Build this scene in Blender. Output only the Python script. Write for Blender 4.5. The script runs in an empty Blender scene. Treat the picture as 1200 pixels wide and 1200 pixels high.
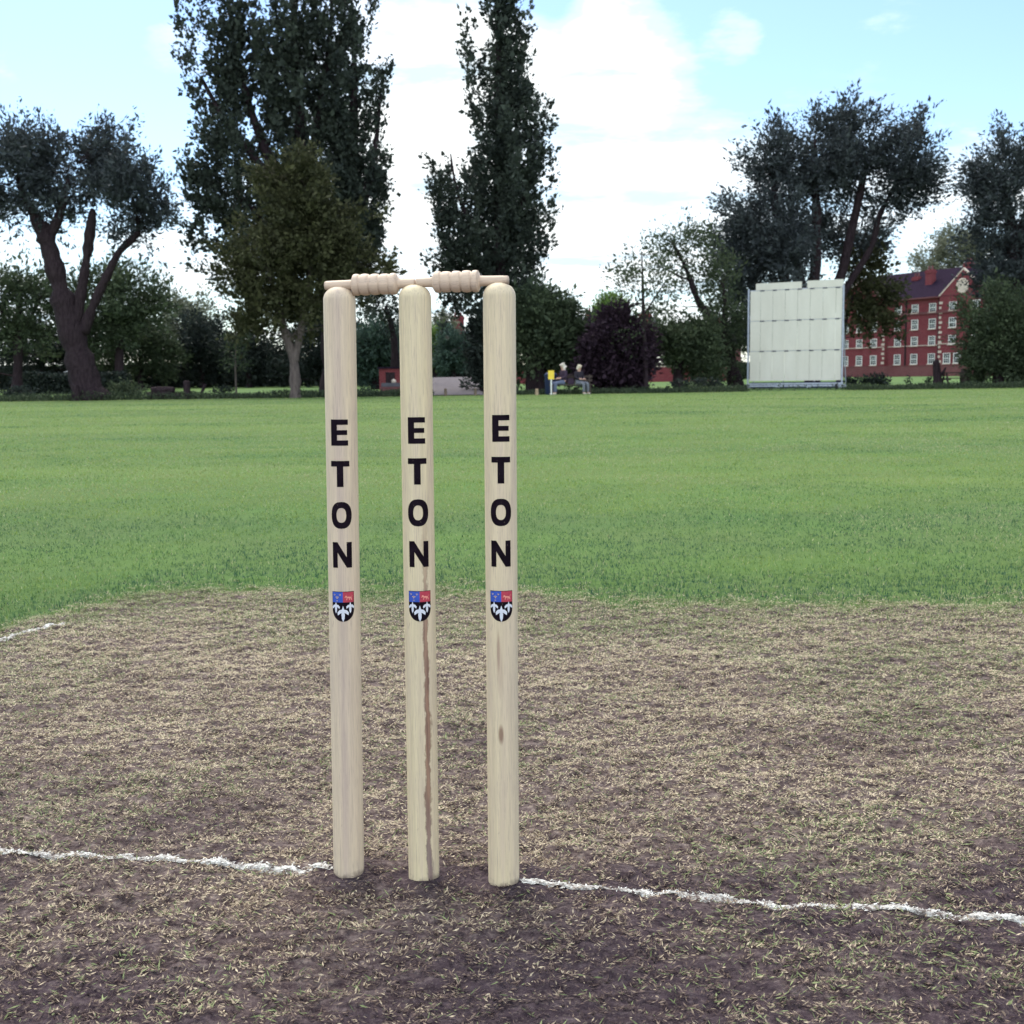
import bpy, bmesh, math, random
import numpy as np
from mathutils import Vector, Matrix
random.seed(7); RNG = np.random.default_rng(11)
S = bpy.context.scene; COL = S.collection
R = math.radians
# ---------------------------------------------------------------- camera
F = 1350.0; PITCH = math.atan(153/1350.0); ROLL = R(0.7)
fw = np.array([0, math.cos(PITCH), -math.sin(PITCH)])
up0 = np.array([0, math.sin(PITCH), math.cos(PITCH)]); rt0 = np.array([1., 0, 0])
rt = math.cos(ROLL)*rt0 - math.sin(ROLL)*up0
up = math.sin(ROLL)*rt0 + math.cos(ROLL)*up0
def ray(px, py): return fw + rt*(px-600)/F - up*(py-600)/F
def hgt_unit():
    r = ray(497, 1027); g = r/(-r[2])            # unit camera height: ground point
    d = g[1]; r2 = ray(486, 333); z = r2[2]/r2[1]*d + 1
    return 0.711/z
H = hgt_unit(); CAM = np.array([0, 0, H])
def G(px, py, z=0.0):
    r = ray(px, py); return CAM + r*((z-H)/r[2])
def P(px, py, Y):
    r = ray(px, py); return CAM + r*(Y/r[1])
def proj(p):
    v = np.asarray(p)-CAM; d = v@fw
    return 600+F*(v@rt)/d, 600-F*(v@up)/d
cd = bpy.data.cameras.new('camera'); cam = bpy.data.objects.new('camera', cd); COL.objects.link(cam)
cam.matrix_world = Matrix(((rt[0], up[0], -fw[0], 0), (rt[1], up[1], -fw[1], 0), (rt[2], up[2], -fw[2], H), (0, 0, 0, 1)))
cd.sensor_width = 36; cd.lens = F/1200*36; cd.clip_start = 0.05; cd.clip_end = 3000
cd.dof.use_dof = True; cd.dof.focus_distance = 1.5; cd.dof.aperture_fstop = 18
S.camera = cam
# ---------------------------------------------------------------- helpers
def ter(y):
    return 0.0085*np.clip(np.asarray(y, float)-55, 0, 160)
def tag(o, label=None, cat=None, group=None, kind=None):
    if label: o['label'] = label
    if cat: o['category'] = cat
    if group: o['group'] = group
    if kind: o['kind'] = kind
    return o
def empty(name, loc, label, cat, group=None, rz=0):
    o = bpy.data.objects.new(name, None); COL.objects.link(o)
    o.location = Vector([float(c) for c in loc]); o.rotation_euler = (0, 0, rz); o.empty_display_size = 0.2
    return tag(o, label, cat, group)
def link(name, me, mats, parent=None, smooth=False):
    o = bpy.data.objects.new(name, me); COL.objects.link(o)
    for m in (mats if isinstance(mats, (list, tuple)) else [mats]): me.materials.append(m)
    if parent is not None: o.parent = parent
    if smooth: me.polygons.foreach_set('use_smooth', [True]*len(me.polygons))
    return o
def np_mesh(name, V, Q, attrs=None):
    me = bpy.data.meshes.new(name); n = len(V); m, k = Q.shape
    me.vertices.add(n); me.vertices.foreach_set('co', np.ascontiguousarray(V, dtype=np.float32).ravel())
    me.loops.add(m*k); me.loops.foreach_set('vertex_index', np.ascontiguousarray(Q, dtype=np.int32).ravel())
    me.polygons.add(m); me.polygons.foreach_set('loop_start', np.arange(0, m*k, k, dtype=np.int32))
    me.update(calc_edges=True)
    for an, av in (attrs or {}).items():
        a = me.attributes.new(an, 'FLOAT', 'POINT'); a.data.foreach_set('value', np.ascontiguousarray(av, dtype=np.float32))
    return me
def kites(o, d, s, L, W, bend=None):
    """o,d,s: (n,3) origin, long axis, side axis; returns verts, quads"""
    n = len(o); L = np.asarray(L)[:, None]; W = np.asarray(W)[:, None]
    b = 0 if bend is None else bend
    V = np.stack([o, o+d*L*.42+s*W/2+b, o+d*L, o+d*L*.42-s*W/2+b], 1).reshape(-1, 3)
    return V, np.arange(n*4).reshape(n, 4)
def unit(v): return v/np.maximum(np.linalg.norm(v, axis=-1, keepdims=True), 1e-9)
class Noise2:
    def __init__(s, seed): s.t = np.random.default_rng(seed).random((256, 256))
    def __call__(s, x, y, sc, oc=3):
        x = np.asarray(x, float)*sc; y = np.asarray(y, float)*sc; r = 0; a = 1; t = 0
        for _ in range(oc):
            xi = np.floor(x).astype(int); yi = np.floor(y).astype(int); fx = x-xi; fy = y-yi
            fx = fx*fx*(3-2*fx); fy = fy*fy*(3-2*fy); T = s.t
            g = lambda i, j: T[(xi+i) & 255, (yi+j) & 255]
            r = r + a*((g(0,0)*(1-fx)+g(1,0)*fx)*(1-fy)+(g(0,1)*(1-fx)+g(1,1)*fx)*fy)
            t += a; a *= .5; x = x*2.03+17; y = y*2.03+5
        return r/t
N1, N2, N3 = Noise2(1), Noise2(2), Noise2(3)
class MB:
    def __init__(s): s.v = []; s.f = []
    def add(s, vs, fs):
        b = len(s.v); s.v += [tuple(map(float, v)) for v in vs]; s.f += [tuple(b+i for i in f) for f in fs]; return s
    def box(s, x0, x1, y0, y1, z0, z1, M=None):
        vs = [Vector((x, y, z)) for z in (z0, z1) for y in (y0, y1) for x in (x0, x1)]
        if M is not None: vs = [M @ v for v in vs]
        return s.add(vs, [(0,2,3,1), (4,5,7,6), (0,1,5,4), (2,6,7,3), (0,4,6,2), (1,3,7,5)])
    def tube(s, pts, rad, n=6, cap=True):
        pts = [np.asarray(p, float) for p in pts]; vs = []; fs = []; k = len(pts)
        ref = np.array([0.3, 0.9, 0.1])
        for i, p in enumerate(pts):
            t = unit(pts[min(i+1, k-1)]-pts[max(i-1, 0)]); a = np.cross(t, ref)
            if np.linalg.norm(a) < .05: a = np.cross(t, [1, 0, 0.2])
            a = unit(a); b = np.cross(t, a); r = rad[i] if hasattr(rad, '__len__') else rad
            for j in range(n):
                q = 2*math.pi*j/n; vs.append(p+r*(math.cos(q)*a+math.sin(q)*b))
        for i in range(k-1):
            for j in range(n):
                fs.append((i*n+j, i*n+(j+1) % n, (i+1)*n+(j+1) % n, (i+1)*n+j))
        if cap: fs.append(tuple(range(n))[::-1]); fs.append(tuple((k-1)*n+j for j in range(n)))
        return s.add(vs, fs)
    def lathe(s, prof, n=16, M=None):
        """prof: (r,z)"""
        vs = []; fs = []; k = len(prof)
        for r, z in prof:
            for j in range(n):
                q = 2*math.pi*j/n; v = Vector((r*math.cos(q), r*math.sin(q), z)); vs.append(M @ v if M else v)
        for i in range(k-1):
            for j in range(n): fs.append((i*n+j, i*n+(j+1) % n, (i+1)*n+(j+1) % n, (i+1)*n+j))
        fs.append(tuple(range(n))[::-1]); fs.append(tuple((k-1)*n+j for j in range(n)))
        return s.add(vs, fs)
    def prism(s, poly, t, M=None):
        """poly in (x,z), extruded along y 0..t"""
        n = len(poly); vs = [Vector((x, 0, z)) for x, z in poly]+[Vector((x, t, z)) for x, z in poly]
        if M is not None: vs = [M @ v for v in vs]
        return s.add(vs, [tuple(range(n)), tuple(range(n, 2*n))[::-1]]+[(i, i+n, (i+1) % n+n, (i+1) % n) for i in range(n)])
    def build(s, name, mat, parent=None, smooth=False, bevel=0, fix=True):
        me = bpy.data.meshes.new(name); me.from_pydata(s.v, [], s.f)
        if fix:
            bm = bmesh.new(); bm.from_mesh(me); bmesh.ops.recalc_face_normals(bm, faces=bm.faces)
            if bevel: bmesh.ops.bevel(bm, geom=list(bm.edges), offset=bevel, segments=2, affect='EDGES', clamp_overlap=True)
            bm.to_mesh(me); bm.free()
        return link(name, me, mat, parent, smooth)
# ---------------------------------------------------------------- materials
class NT:
    def __init__(s, name, world=False):
        if world: s.m = None; s.t = world
        else:
            s.m = bpy.data.materials.new(name); s.m.use_nodes = True; s.t = s.m.node_tree; s.t.nodes.clear()
    def n(s, typ, ins=None, **kw):
        nd = s.t.nodes.new(typ)
        for k, v in kw.items(): setattr(nd, k, v)
        for k, v in (ins or {}).items():
            if isinstance(v, bpy.types.NodeSocket): s.t.links.new(v, nd.inputs[k])
            else: nd.inputs[k].default_value = v
        return nd
    def ramp(s, fac, stops, interp='LINEAR'):
        nd = s.t.nodes.new('ShaderNodeValToRGB'); cr = nd.color_ramp; cr.interpolation = interp
        while len(cr.elements) < len(stops): cr.elements.new(0.5)
        for e, (p, c) in zip(cr.elements, stops):
            e.position = p; e.color = (c, c, c, 1) if isinstance(c, (int, float)) else (*c, 1)
        s.t.links.new(fac, nd.inputs[0]); return nd.outputs[0]
    def mix(s, f, a, b, blend='MIX'):
        nd = s.t.nodes.new('ShaderNodeMix'); nd.data_type = 'RGBA'; nd.blend_type = blend
        for i, v in ((0, f), (6, a), (7, b)):
            if isinstance(v, bpy.types.NodeSocket): s.t.links.new(v, nd.inputs[i])
            else: nd.inputs[i].default_value = (*v, 1) if isinstance(v, tuple) and len(v) == 3 else v
        return nd.outputs[2]
    def math(s, op, a, b=0.0, c=0.0, clamp=False):
        nd = s.t.nodes.new('ShaderNodeMath'); nd.operation = op; nd.use_clamp = clamp
        for i, v in enumerate((a, b, c)):
            if isinstance(v, bpy.types.NodeSocket): s.t.links.new(v, nd.inputs[i])
            else: nd.inputs[i].default_value = v
        return nd.outputs[0]
    def noise(s, vec, scale, detail=4, rough=.55, **kw):
        ins = {'Scale': scale, 'Detail': detail, 'Roughness': rough}
        if vec is not None: ins['Vector'] = vec
        return s.n('ShaderNodeTexNoise', ins, **kw).outputs[0]
    def obj(s): return s.n('ShaderNodeTexCoord').outputs['Object']
    def mapping(s, vec, scale=(1,1,1), loc=(0,0,0)):
        return s.n('ShaderNodeMapping', {'Vector': vec, 'Scale': scale, 'Location': loc}).outputs[0]
    def out(s, color, rough=.7, bump=None, bstr=.3, bdist=.01, spec=.3, metal=0.0, transl=0.0):
        p = s.n('ShaderNodeBsdfPrincipled', {'Roughness': rough, 'Metallic': metal, 'Specular IOR Level': spec})
        if isinstance(color, bpy.types.NodeSocket): s.t.links.new(color, p.inputs['Base Color'])
        else: p.inputs['Base Color'].default_value = (*color, 1)
        if bump is not None:
            b = s.n('ShaderNodeBump', {'Height': bump, 'Strength': bstr, 'Distance': bdist})
            s.t.links.new(b.outputs[0], p.inputs['Normal'])
        o = p.outputs[0]
        if transl > 0:
            tr = s.n('ShaderNodeBsdfTranslucent')
            if isinstance(color, bpy.types.NodeSocket): s.t.links.new(color, tr.inputs[0])
            else: tr.inputs[0].default_value = (*color, 1)
            mx = s.n('ShaderNodeMixShader', {0: transl, 1: o, 2: tr.outputs[0]}); o = mx.outputs[0]
        s.n('ShaderNodeOutputMaterial', {'Surface': o}); return s.m
def plain(name, col, rough=.6, var=.15, scale=20, spec=.3, metal=0.0, bump=.15):
    t = NT(name); c = t.obj(); nz = t.noise(c, scale, 5)
    a = tuple(max(0, x*(1-var)) for x in col); b = tuple(x*(1+var) for x in col)
    return t.out(t.ramp(nz, [(.3, a), (.7, b)]), rough, nz, bump, .01, spec, metal)
def leafmat(name, dark, light, transl=.25):
    t = NT(name); a = t.n('ShaderNodeAttribute', attribute_name='rnd').outputs['Fac']
    return t.out(t.ramp(a, [(0, dark), (1, light)]), .65, spec=.07, transl=transl)
def barkmat(name, c1, c2):
    t = NT(name); v = t.mapping(t.obj(), (5, 5, 1.2)); nz = t.noise(v, 2.2, 6, .65)
    vo = t.n('ShaderNodeTexVoronoi', {'Vector': v, 'Scale': 3.0}).outputs[0]
    return t.out(t.ramp(nz, [(.3, c1), (.75, c2)]), .9, t.math('ADD', nz, vo), .9, .06, .1)
M = {}
M['bark'] = barkmat('bark_dark', (.016, .010, .014), (.045, .032, .037))
M['bark_pale'] = barkmat('bark_pale', (.07, .055, .055), (.17, .14, .13))
M['lf_willow'] = leafmat('leaf_willow', (.026, .031, .038), (.074, .088, .090), .18)
M['lf_poplar'] = leafmat('leaf_poplar', (.018, .024, .023), (.060, .074, .058), .15)
M['lf_brown'] = leafmat('leaf_brown_green', (.028, .032, .018), (.082, .086, .042), .18)
M['lf_green'] = leafmat('leaf_green', (.026, .038, .026), (.085, .11, .06), .2)
M['lf_bright'] = leafmat('leaf_bright_green', (.06, .11, .03), (.16, .24, .07), .3)
M['lf_dark'] = leafmat('leaf_dark', (.012, .017, .017), (.04, .05, .042), .12)
M['lf_copper'] = leafmat('leaf_copper', (.016, .010, .018), (.045, .028, .04), .12)
M['lf_pale'] = leafmat('leaf_pale', (.08, .09, .065), (.20, .21, .15), .3)
M['lf_blue'] = leafmat('leaf_blue_green', (.022, .040, .036), (.085, .13, .10), .25)
def wood_mat(name, streak=None, knot=None, tint=(.56, .465, .36), purple=0.0, fleck=None):
    t = NT(name); c = t.obj()
    v = t.mapping(c, (90, 90, 3.2)); g1 = t.noise(v, 2.6, 6, .6, noise_dimensions='3D')
    v2 = t.mapping(c, (40, 40, 1.2)); g2 = t.noise(v2, 1.3, 4, .6)
    fine = t.noise(t.mapping(c, (900, 900, 40)), 1.0, 3, .6)
    lo = tuple(x*.88 for x in tint); hi = tuple(min(1, x*1.12) for x in tint)
    col = t.ramp(g1, [(.28, lo), (.68, hi)])
    col = t.mix(t.ramp(g2, [(.45, 0.0), (.75, .5)]), col, (.50, .385, .335))
    pores = t.ramp(fine, [(.33, .50), (.47, 0.0)])
    col = t.mix(pores, col, (.36, .28, .24))
    mark = t.noise(t.mapping(c, (70, 70, 30)), 1.0, 5, .7); col = t.mix(t.ramp(mark, [(.66, 0.0), (.74, .45)]), col, (.25, .19, .17))
    tone = t.noise(t.mapping(c, (8, 8, 6)), 1.0, 3); col = t.mix(t.ramp(tone, [(.35, .22), (.6, 0.0)]), col, (.42, .33, .29))
    sx = t.n('ShaderNodeSeparateXYZ', {0: c}).outputs
    if purple:
        w = t.noise(t.mapping(c, (0, 0, 7)), 1.0, 3)
        off = t.math('ABSOLUTE', t.math('SUBTRACT', sx[0], t.math('MULTIPLY_ADD', w, .006, -.001)))
        f = t.math('MULTIPLY', t.ramp(off, [(0.0, 1.0), (.011, 0.0)]), t.ramp(g1, [(.3, purple), (.7, purple*.35)]))
        col = t.mix(f, col, (.33, .245, .255))
    if streak:
        x0, z0, z1 = streak
        w = t.noise(t.mapping(c, (20, 20, 14)), 1.0, 5, .7); w2 = t.noise(t.mapping(c, (60, 60, 30)), 1.0, 6, .75)
        cx = t.math('MULTIPLY_ADD', w, .009, x0-.0045)
        off = t.math('ABSOLUTE', t.math('SUBTRACT', sx[0], cx))
        ww = t.math('MULTIPLY_ADD', w2, .0095, -.0021)
        f = t.n('ShaderNodeMapRange', {0: t.math('DIVIDE', off, t.math('MAXIMUM', ww, .0004)), 1: 1.25, 2: .65, 3: 0.0, 4: 1.0}).outputs[0]
        fz = t.math('MULTIPLY', t.n('ShaderNodeMapRange', {0: sx[2], 1: z1, 2: z1-.16}).outputs[0],
                    t.n('ShaderNodeMapRange', {0: sx[2], 1: z0, 2: z0+.02}).outputs[0])
        side = t.math('LESS_THAN', sx[1], .002)
        edge = t.n('ShaderNodeMapRange', {0: t.math('DIVIDE', off, t.math('MAXIMUM', ww, .0004)), 1: .45, 2: 1.0}).outputs[0]
        sc = t.mix(edge, (.27, .145, .10), (.09, .035, .022))
        sc = t.mix(t.ramp(t.noise(t.mapping(c, (260, 260, 22)), 1.0, 4), [(.42, .75), (.58, 0.0)]), sc, (.13, .06, .05)); sc = t.mix(t.n('ShaderNodeMapRange', {0: sx[2], 1: .11, 2: .03, 3: 0.0, 4: .6}).outputs[0], sc, (.19, .15, .17))
        col = t.mix(t.math('MULTIPLY', t.math('MULTIPLY', f, fz), t.math('MULTIPLY', side, t.ramp(g1, [(.25, 1.0), (.7, .75)]))), col, sc)
    if knot:
        for (kx, kz, rx, rz, kc, st) in knot:
            dx = t.math('DIVIDE', t.math('SUBTRACT', sx[0], t.math('MULTIPLY_ADD', g2, .004, kx-.002)), rx)
            dz = t.math('DIVIDE', t.math('SUBTRACT', sx[2], kz), rz)
            dd = t.math('SQRT', t.math('ADD', t.math('MULTIPLY', dx, dx), t.math('MULTIPLY', dz, dz)))
            f = t.n('ShaderNodeMapRange', {0: dd, 1: 1.0, 2: .45, 3: 0.0, 4: st}).outputs[0]
            f = t.math('MULTIPLY', f, t.math('LESS_THAN', sx[1], 0.0))
            col = t.mix(f, col, kc)
    # soil smear where the stump enters the ground
    nb = t.noise(c, 90, 4)
    fb = t.n('ShaderNodeMapRange', {0: t.math('SUBTRACT', sx[2], t.math('MULTIPLY', nb, .03)), 1: -.008, 2: -.02, 3: 0.0, 4: .75}).outputs[0]
    col = t.mix(fb, col, (.11, .08, .07))
    return t.out(col, .55, t.math('ADD', g1, t.math('MULTIPLY', fine, .6)), .25, .0006, .3)
M['ink'] = plain('black_ink', (.012, .006, .013), .7, .1, 200, .1)
t = NT('worn_ink'); c = t.obj(); nz = t.noise(t.mapping(c, (1, 1, .35)), 420, 5, .7); nb = t.noise(c, 60, 3)
M['ink'] = t.out(t.mix(t.ramp(t.math('ADD', nz, t.math('MULTIPLY_ADD', nb, .3, -.15)), [(.66, 0.0), (.73, .45)]), t.ramp(nb, [(.3, (.006, .003, .006)), (.7, (.013, .008, .014))]), (.40, .31, .24)), .75, nz, .1, .0002, .05)
M['crest_blue'] = plain('crest_blue', (.035, .085, .42), .45, .12, 300)
M['crest_red'] = plain('crest_red', (.42, .045, .075), .45, .12, 300)
M['crest_white'] = plain('crest_white', (.62, .64, .72), .45, .06, 300)
M['crest_gold'] = plain('crest_gold', (.62, .42, .20), .45, .1, 300)
M['crest_pink'] = plain('crest_pink', (.72, .27, .22), .45, .1, 300)
# ---------------------------------------------------------------- wicket
bases = [G(409, 1022), G(497, 1027), G(590.5, 1032)]
tops_px = [(397.5, 336), (486, 333), (585, 332)]
WD = unit((bases[2]-bases[0])*np.array([1, 1, 0]))      # along the wicket
ANG = math.atan2(WD[1], WD[0])
RS = .0187
def dome_prof():
    pr = [(RS*.985, -.09), (RS, -.06), (RS, .05)]
    for k in range(1, 60): pr.append((RS, .05+(.711-.0165-.05)*k/60))
    for k in range(0, 17):
        a = math.pi/2*k/16; pr.append((max(RS*math.cos(a)**.9, .0003), .711-.0165+.0165*math.sin(a)))
    return pr
def wrap_poly_mesh(polys, r, cx, z0, dx=.0012):
    """flat outlines (lists of (u,v) rings) triangulated, sliced and bent round the stump"""
    bm = bmesh.new()
    for ring in polys:
        vs = [bm.verts.new((u, 0, v)) for u, v in ring]; bm.faces.new(vs)
    us = [v.co.x for v in bm.verts]; u = min(us)+dx
    while u < max(us):
        bmesh.ops.bisect_plane(bm, geom=bm.verts[:]+bm.edges[:]+bm.faces[:], plane_co=(u, 0, 0), plane_no=(1, 0, 0)); u += dx
    bmesh.ops.remove_doubles(bm, verts=bm.verts[:], dist=1e-6)
    for v in bm.verts:
        a = (v.co.x+cx)/RS; z = v.co.z+z0
        v.co = Vector((math.sin(a)*r, -math.cos(a)*r, z))
    bmesh.ops.recalc_face_normals(bm, faces=bm.faces)
    me = bpy.data.meshes.new('wrap'); bm.to_mesh(me); bm.free(); return me
def rect(x0, x1, y0, y1): return [(x0, y0), (x1, y0), (x1, y1), (x0, y1)]
LH, LW, TH = .0305, .0215, .0076
def L_E(): w = .0205; return [rect(0, TH, 0, LH), rect(TH, w, 0, .0062), rect(TH, w-.001, .0125, .0181), rect(TH, w, LH-.0062, LH)]
def L_T(): w = .0225; return [rect(0, w, LH-.0066, LH), rect(w/2-TH/2, w/2+TH/2, 0, LH-.0066)]
def L_O():
    w = .0250; n = 28; o = []; a0, b0, a1, b1 = w/2, LH/2+.0006, w/2-.0068, LH/2-.0066
    q = lambda a, b, t: (w/2+a*math.copysign(abs(math.cos(t))**.8, math.cos(t)), LH/2+b*math.copysign(abs(math.sin(t))**.9, math.sin(t)))
    for i in range(n):
        t0, t1 = 2*math.pi*i/n, 2*math.pi*(i+1)/n
        o.append([q(a1, b1, t0), q(a0, b0, t0), q(a0, b0, t1), q(a1, b1, t1)])
    return o
def L_N():
    w = .0235; t = .0064
    return [rect(0, t, 0, LH), rect(w-t, w, 0, LH), [(t, LH), (t, LH-.0125), (w-t, 0), (w-t, .0125)]]
def mirror(p): return p
def ell(cx, cy, a, b, n=10, rot=0):
    return [(cx+a*math.cos(2*math.pi*k/n)*math.cos(rot)-b*math.sin(2*math.pi*k/n)*math.sin(rot), cy+a*math.cos(2*math.pi*k/n)*math.sin(rot)+b*math.sin(2*math.pi*k/n)*math.cos(rot)) for k in range(n)]
CW, CH = .0275, .0362
def shield(x0, x1, ytop, ycut):
    """lower part of the shield from ycut down"""
    pts = [(x0, ycut), (x0, CH*.42)]
    for k in range(1, 16):
        a = math.pi+math.pi*k/16
        pts.append((CW/2+(CW/2)*math.cos(a), CH*.42+CH*.42*math.sin(a)))
    pts += [(x1, CH*.42), (x1, ycut)]
    return [pts[::-1]]
def lily(cx, cy, s):
    # hanging flower: narrow stalk at the bottom, drooping petals, pointed top
    a = [(0, -1.0), (.16, -.62), (.2, -.1), (.12, .12), (-.12, .12), (-.2, -.1), (-.16, -.62)]
    polys = [[(cx+x*s, cy+y*s) for x, y in a],
             [(cx+x*s, cy+y*s) for x, y in [(0, .1), (.3, .02), (.62, -.22), (.68, .12), (.42, .42), (.0, .5)]],
             [(cx-x*s, cy+y*s) for x, y in [(0, .1), (.3, .02), (.62, -.22), (.68, .12), (.42, .42), (.0, .5)]][::-1] if False else
             [(cx-x*s, cy+y*s) for x, y in [(0, .5), (.42, .42), (.68, .12), (.62, -.22), (.3, .02), (0, .1)]],
             [(cx+x*s, cy+y*s) for x, y in [(-.14, .48), (.14, .48), (0, .95)]]]
    return polys
def fleur(cx, cy, s):
    return [[(cx-.2*s, cy), (cx, cy-.9*s), (cx+.2*s, cy), (cx, cy+s)], ell(cx-.62*s, cy+.28*s, .36*s, .2*s, 8, .7), ell(cx+.62*s, cy+.28*s, .36*s, .2*s, 8, -.7), rect(cx-.5*s, cx+.5*s, cy-.48*s, cy-.3*s)]
def lion(cx, cy, s):
    # striding lion, head to the left with raised paw and curled tail
    return [ell(cx, cy, .75*s, .24*s, 12, -.1), ell(cx-.78*s, cy+.28*s, .28*s, .26*s, 9),
            [(cx-.9*s, cy-.05*s), (cx-1.25*s, cy-.1*s), (cx-1.2*s, cy+.08*s), (cx-.7*s, cy+.12*s)],
            [(cx-.6*s, cy-.1*s), (cx-.72*s, cy-.75*s), (cx-.5*s, cy-.75*s), (cx-.36*s, cy-.1*s)],
            [(cx+.2*s, cy-.1*s), (cx+.05*s, cy-.75*s), (cx+.27*s, cy-.75*s), (cx+.5*s, cy-.1*s)],
            [(cx+.5*s, cy-.05*s), (cx+.72*s, cy-.75*s), (cx+.94*s, cy-.75*s), (cx+.8*s, cy)],
            [(cx+.68*s, cy+.08*s), (cx+1.05*s, cy+.5*s), (cx+.8*s, cy+.8*s), (cx+.95*s, cy+.48*s), (cx+.6*s, cy+.2*s)]]
lab = ['pale ash wood cricket stump with a mauve streak, left end of the wicket',
       'middle cricket stump with a long dark brown streak down its right side',
       'right end cricket stump with a small brown knot below its crest, lettered ETON']
wmats = [wood_mat('stump_wood_mauve', purple=.5, tint=(.63, .52, .37)),
         wood_mat('stump_wood_streaked', streak=(.0105, -.02, .47), tint=(.64, .545, .355)),
         wood_mat('stump_wood_knotted', knot=[(.001, .187, .0036, .014, (.22, .13, .09), .85), (-.001, .285, .0022, .030, (.30, .19, .14), .7), (.0005, .265, .0045, .04, (.42, .31, .24), .45)], tint=(.64, .535, .36))]
letters_y = [[507, 555.5, 604, 650.5, 711], [504.5, 552.5, 601, 649.5, 710.5], [502, 551, 600.5, 649, 710.5]]
letters_x = [[397.5, 398.5, 400, 401, 402], [488, 489, 490, 491, 492], [587, 587, 587, 587, 587.5]]
for si in range(3):
    b = bases[si].copy(); tp = P(*tops_px[si], b[1])
    ax = unit(tp-b); tp = b+ax*.711
    st = empty('cricket_stump', (b[0], b[1], 0), lab[si], 'stump', 'cricket stumps of the wicket')
    zax = Vector(ax); xax = Vector(WD); yax = zax.cross(xax).normalized(); xax = yax.cross(zax)
    st.matrix_world = Matrix(((xax.x, yax.x, zax.x, b[0]), (xax.y, yax.y, zax.y, b[1]), (xax.z, yax.z, zax.z, 0), (0, 0, 0, 1)))
    mb = MB(); mb.lathe(dome_prof(), 64)
    # bail groove across the domed top
    nv = []
    for (x, y, z) in mb.v:
        if abs(y) < .0064 and z > .690: z = min(z, .711-.0048+ (y/.0064)**2*.003)
        nv.append((x, y, z))
    mb.v = nv
    body = mb.build('shaft', wmats[si], st, smooth=True)
    Mi = st.matrix_world.inverted()
    def local(px, py):
        # where the pixel's ray meets the stump's surface, in the stump's frame
        r = Vector(ray(px, py)); o = Mi @ Vector(CAM); d = (Mi.to_3x3() @ r)
        A = d.x*d.x+d.y*d.y; B = 2*(o.x*d.x+o.y*d.y); C_ = o.x*o.x+o.y*o.y-RS*RS
        tt = (-B-math.sqrt(max(B*B-4*A*C_, 0)))/(2*A); q = o+d*tt
        return math.atan2(q.x, -q.y)*RS, q.z
    for k, (fn, ch) in enumerate(((L_E, 'E'), (L_T, 'T'), (L_O, 'O'), (L_N, 'N'))):
        u, z = local(letters_x[si][k], letters_y[si][k]); polys = fn()
        w = max(p[0] for r_ in polys for p in r_)
        me = wrap_poly_mesh(polys, RS+.00022, u-w/2, z-LH/2)
        lo = link('printed_letter', me, M['ink'], st); lo['label'] = 'black capital letter %s' % ch
    u, z = local(letters_x[si][4], letters_y[si][4]); cx, z0 = u-CW/2, z-CH/2
    cut = CH*.64
    me = wrap_poly_mesh(shield(0, CW, CH, CH), RS+.00020, cx, z0); cr = link('crest', me, M['ink'], st); cr['label'] = 'black shield with three white lilies under a blue and a red quarter'
    e = .0006
    link('blue_quarter', wrap_poly_mesh([rect(e, CW/2, cut, CH-e)], RS+.00034, cx, z0), M['crest_blue'], cr)
    link('red_quarter', wrap_poly_mesh([rect(CW/2, CW-e, cut, CH-e)], RS+.00034, cx, z0), M['crest_red'], cr)
    link('fleur_de_lis', wrap_poly_mesh(fleur(CW*.25, CH*.80, .0022)+fleur(CW*.13, CH*.89, .0014)+fleur(CW*.38, CH*.89, .0014)+fleur(CW*.25, CH*.69, .0011), RS+.00046, cx, z0, .0005), M['crest_gold'], cr)
    link('lion', wrap_poly_mesh(lion(CW*.75, CH*.80, .0042), RS+.00046, cx, z0, .0006), M['crest_pink'], cr)
    for (lx, ly, ls) in ((.19, .47, .0072), (.81, .47, .0072), (.5, .27, .0100)):
        link('lily', wrap_poly_mesh(lily(CW*lx, CH*ly, ls), RS+.00046, cx, z0, .0006), M['crest_white'], cr)
# bails
M['bail'] = wood_mat('bail_wood', tint=(.60, .46, .34))
M['bail_dark'] = plain('bail_turning_line', (.22, .12, .085), .7, .2, 400)
def bail_profile(flip):
    pr = [(.0008, 0), (.0046, .0005), (.0053, .002), (.0056, .010), (.0058, .028), (.0062, .0335)]
    z = .0345; pr += [(.0098, z), (.0113, z+.0015)]
    beads = [(.0125, .0085, .0108), (.0125, .0120, .0104), (.0122, .0118, .0104), (.0119, .0118, .0108), (.0124, .0080, .0110)]
    for (rb, ln, rg) in beads:
        for k in range(1, 8):
            q = k/8; pr.append((rg+(rb-rg)*math.sin(math.pi*q)**.45, z+ln*q))
        z += ln; pr.append((rg-.0007, z))
    pr += [(.0085, z+.0012), (.0062, z+.0018), (.0057, z+.006), (.0053, z+.0195), (.0045, z+.0215), (.0008, z+.022)]
    return pr
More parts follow.
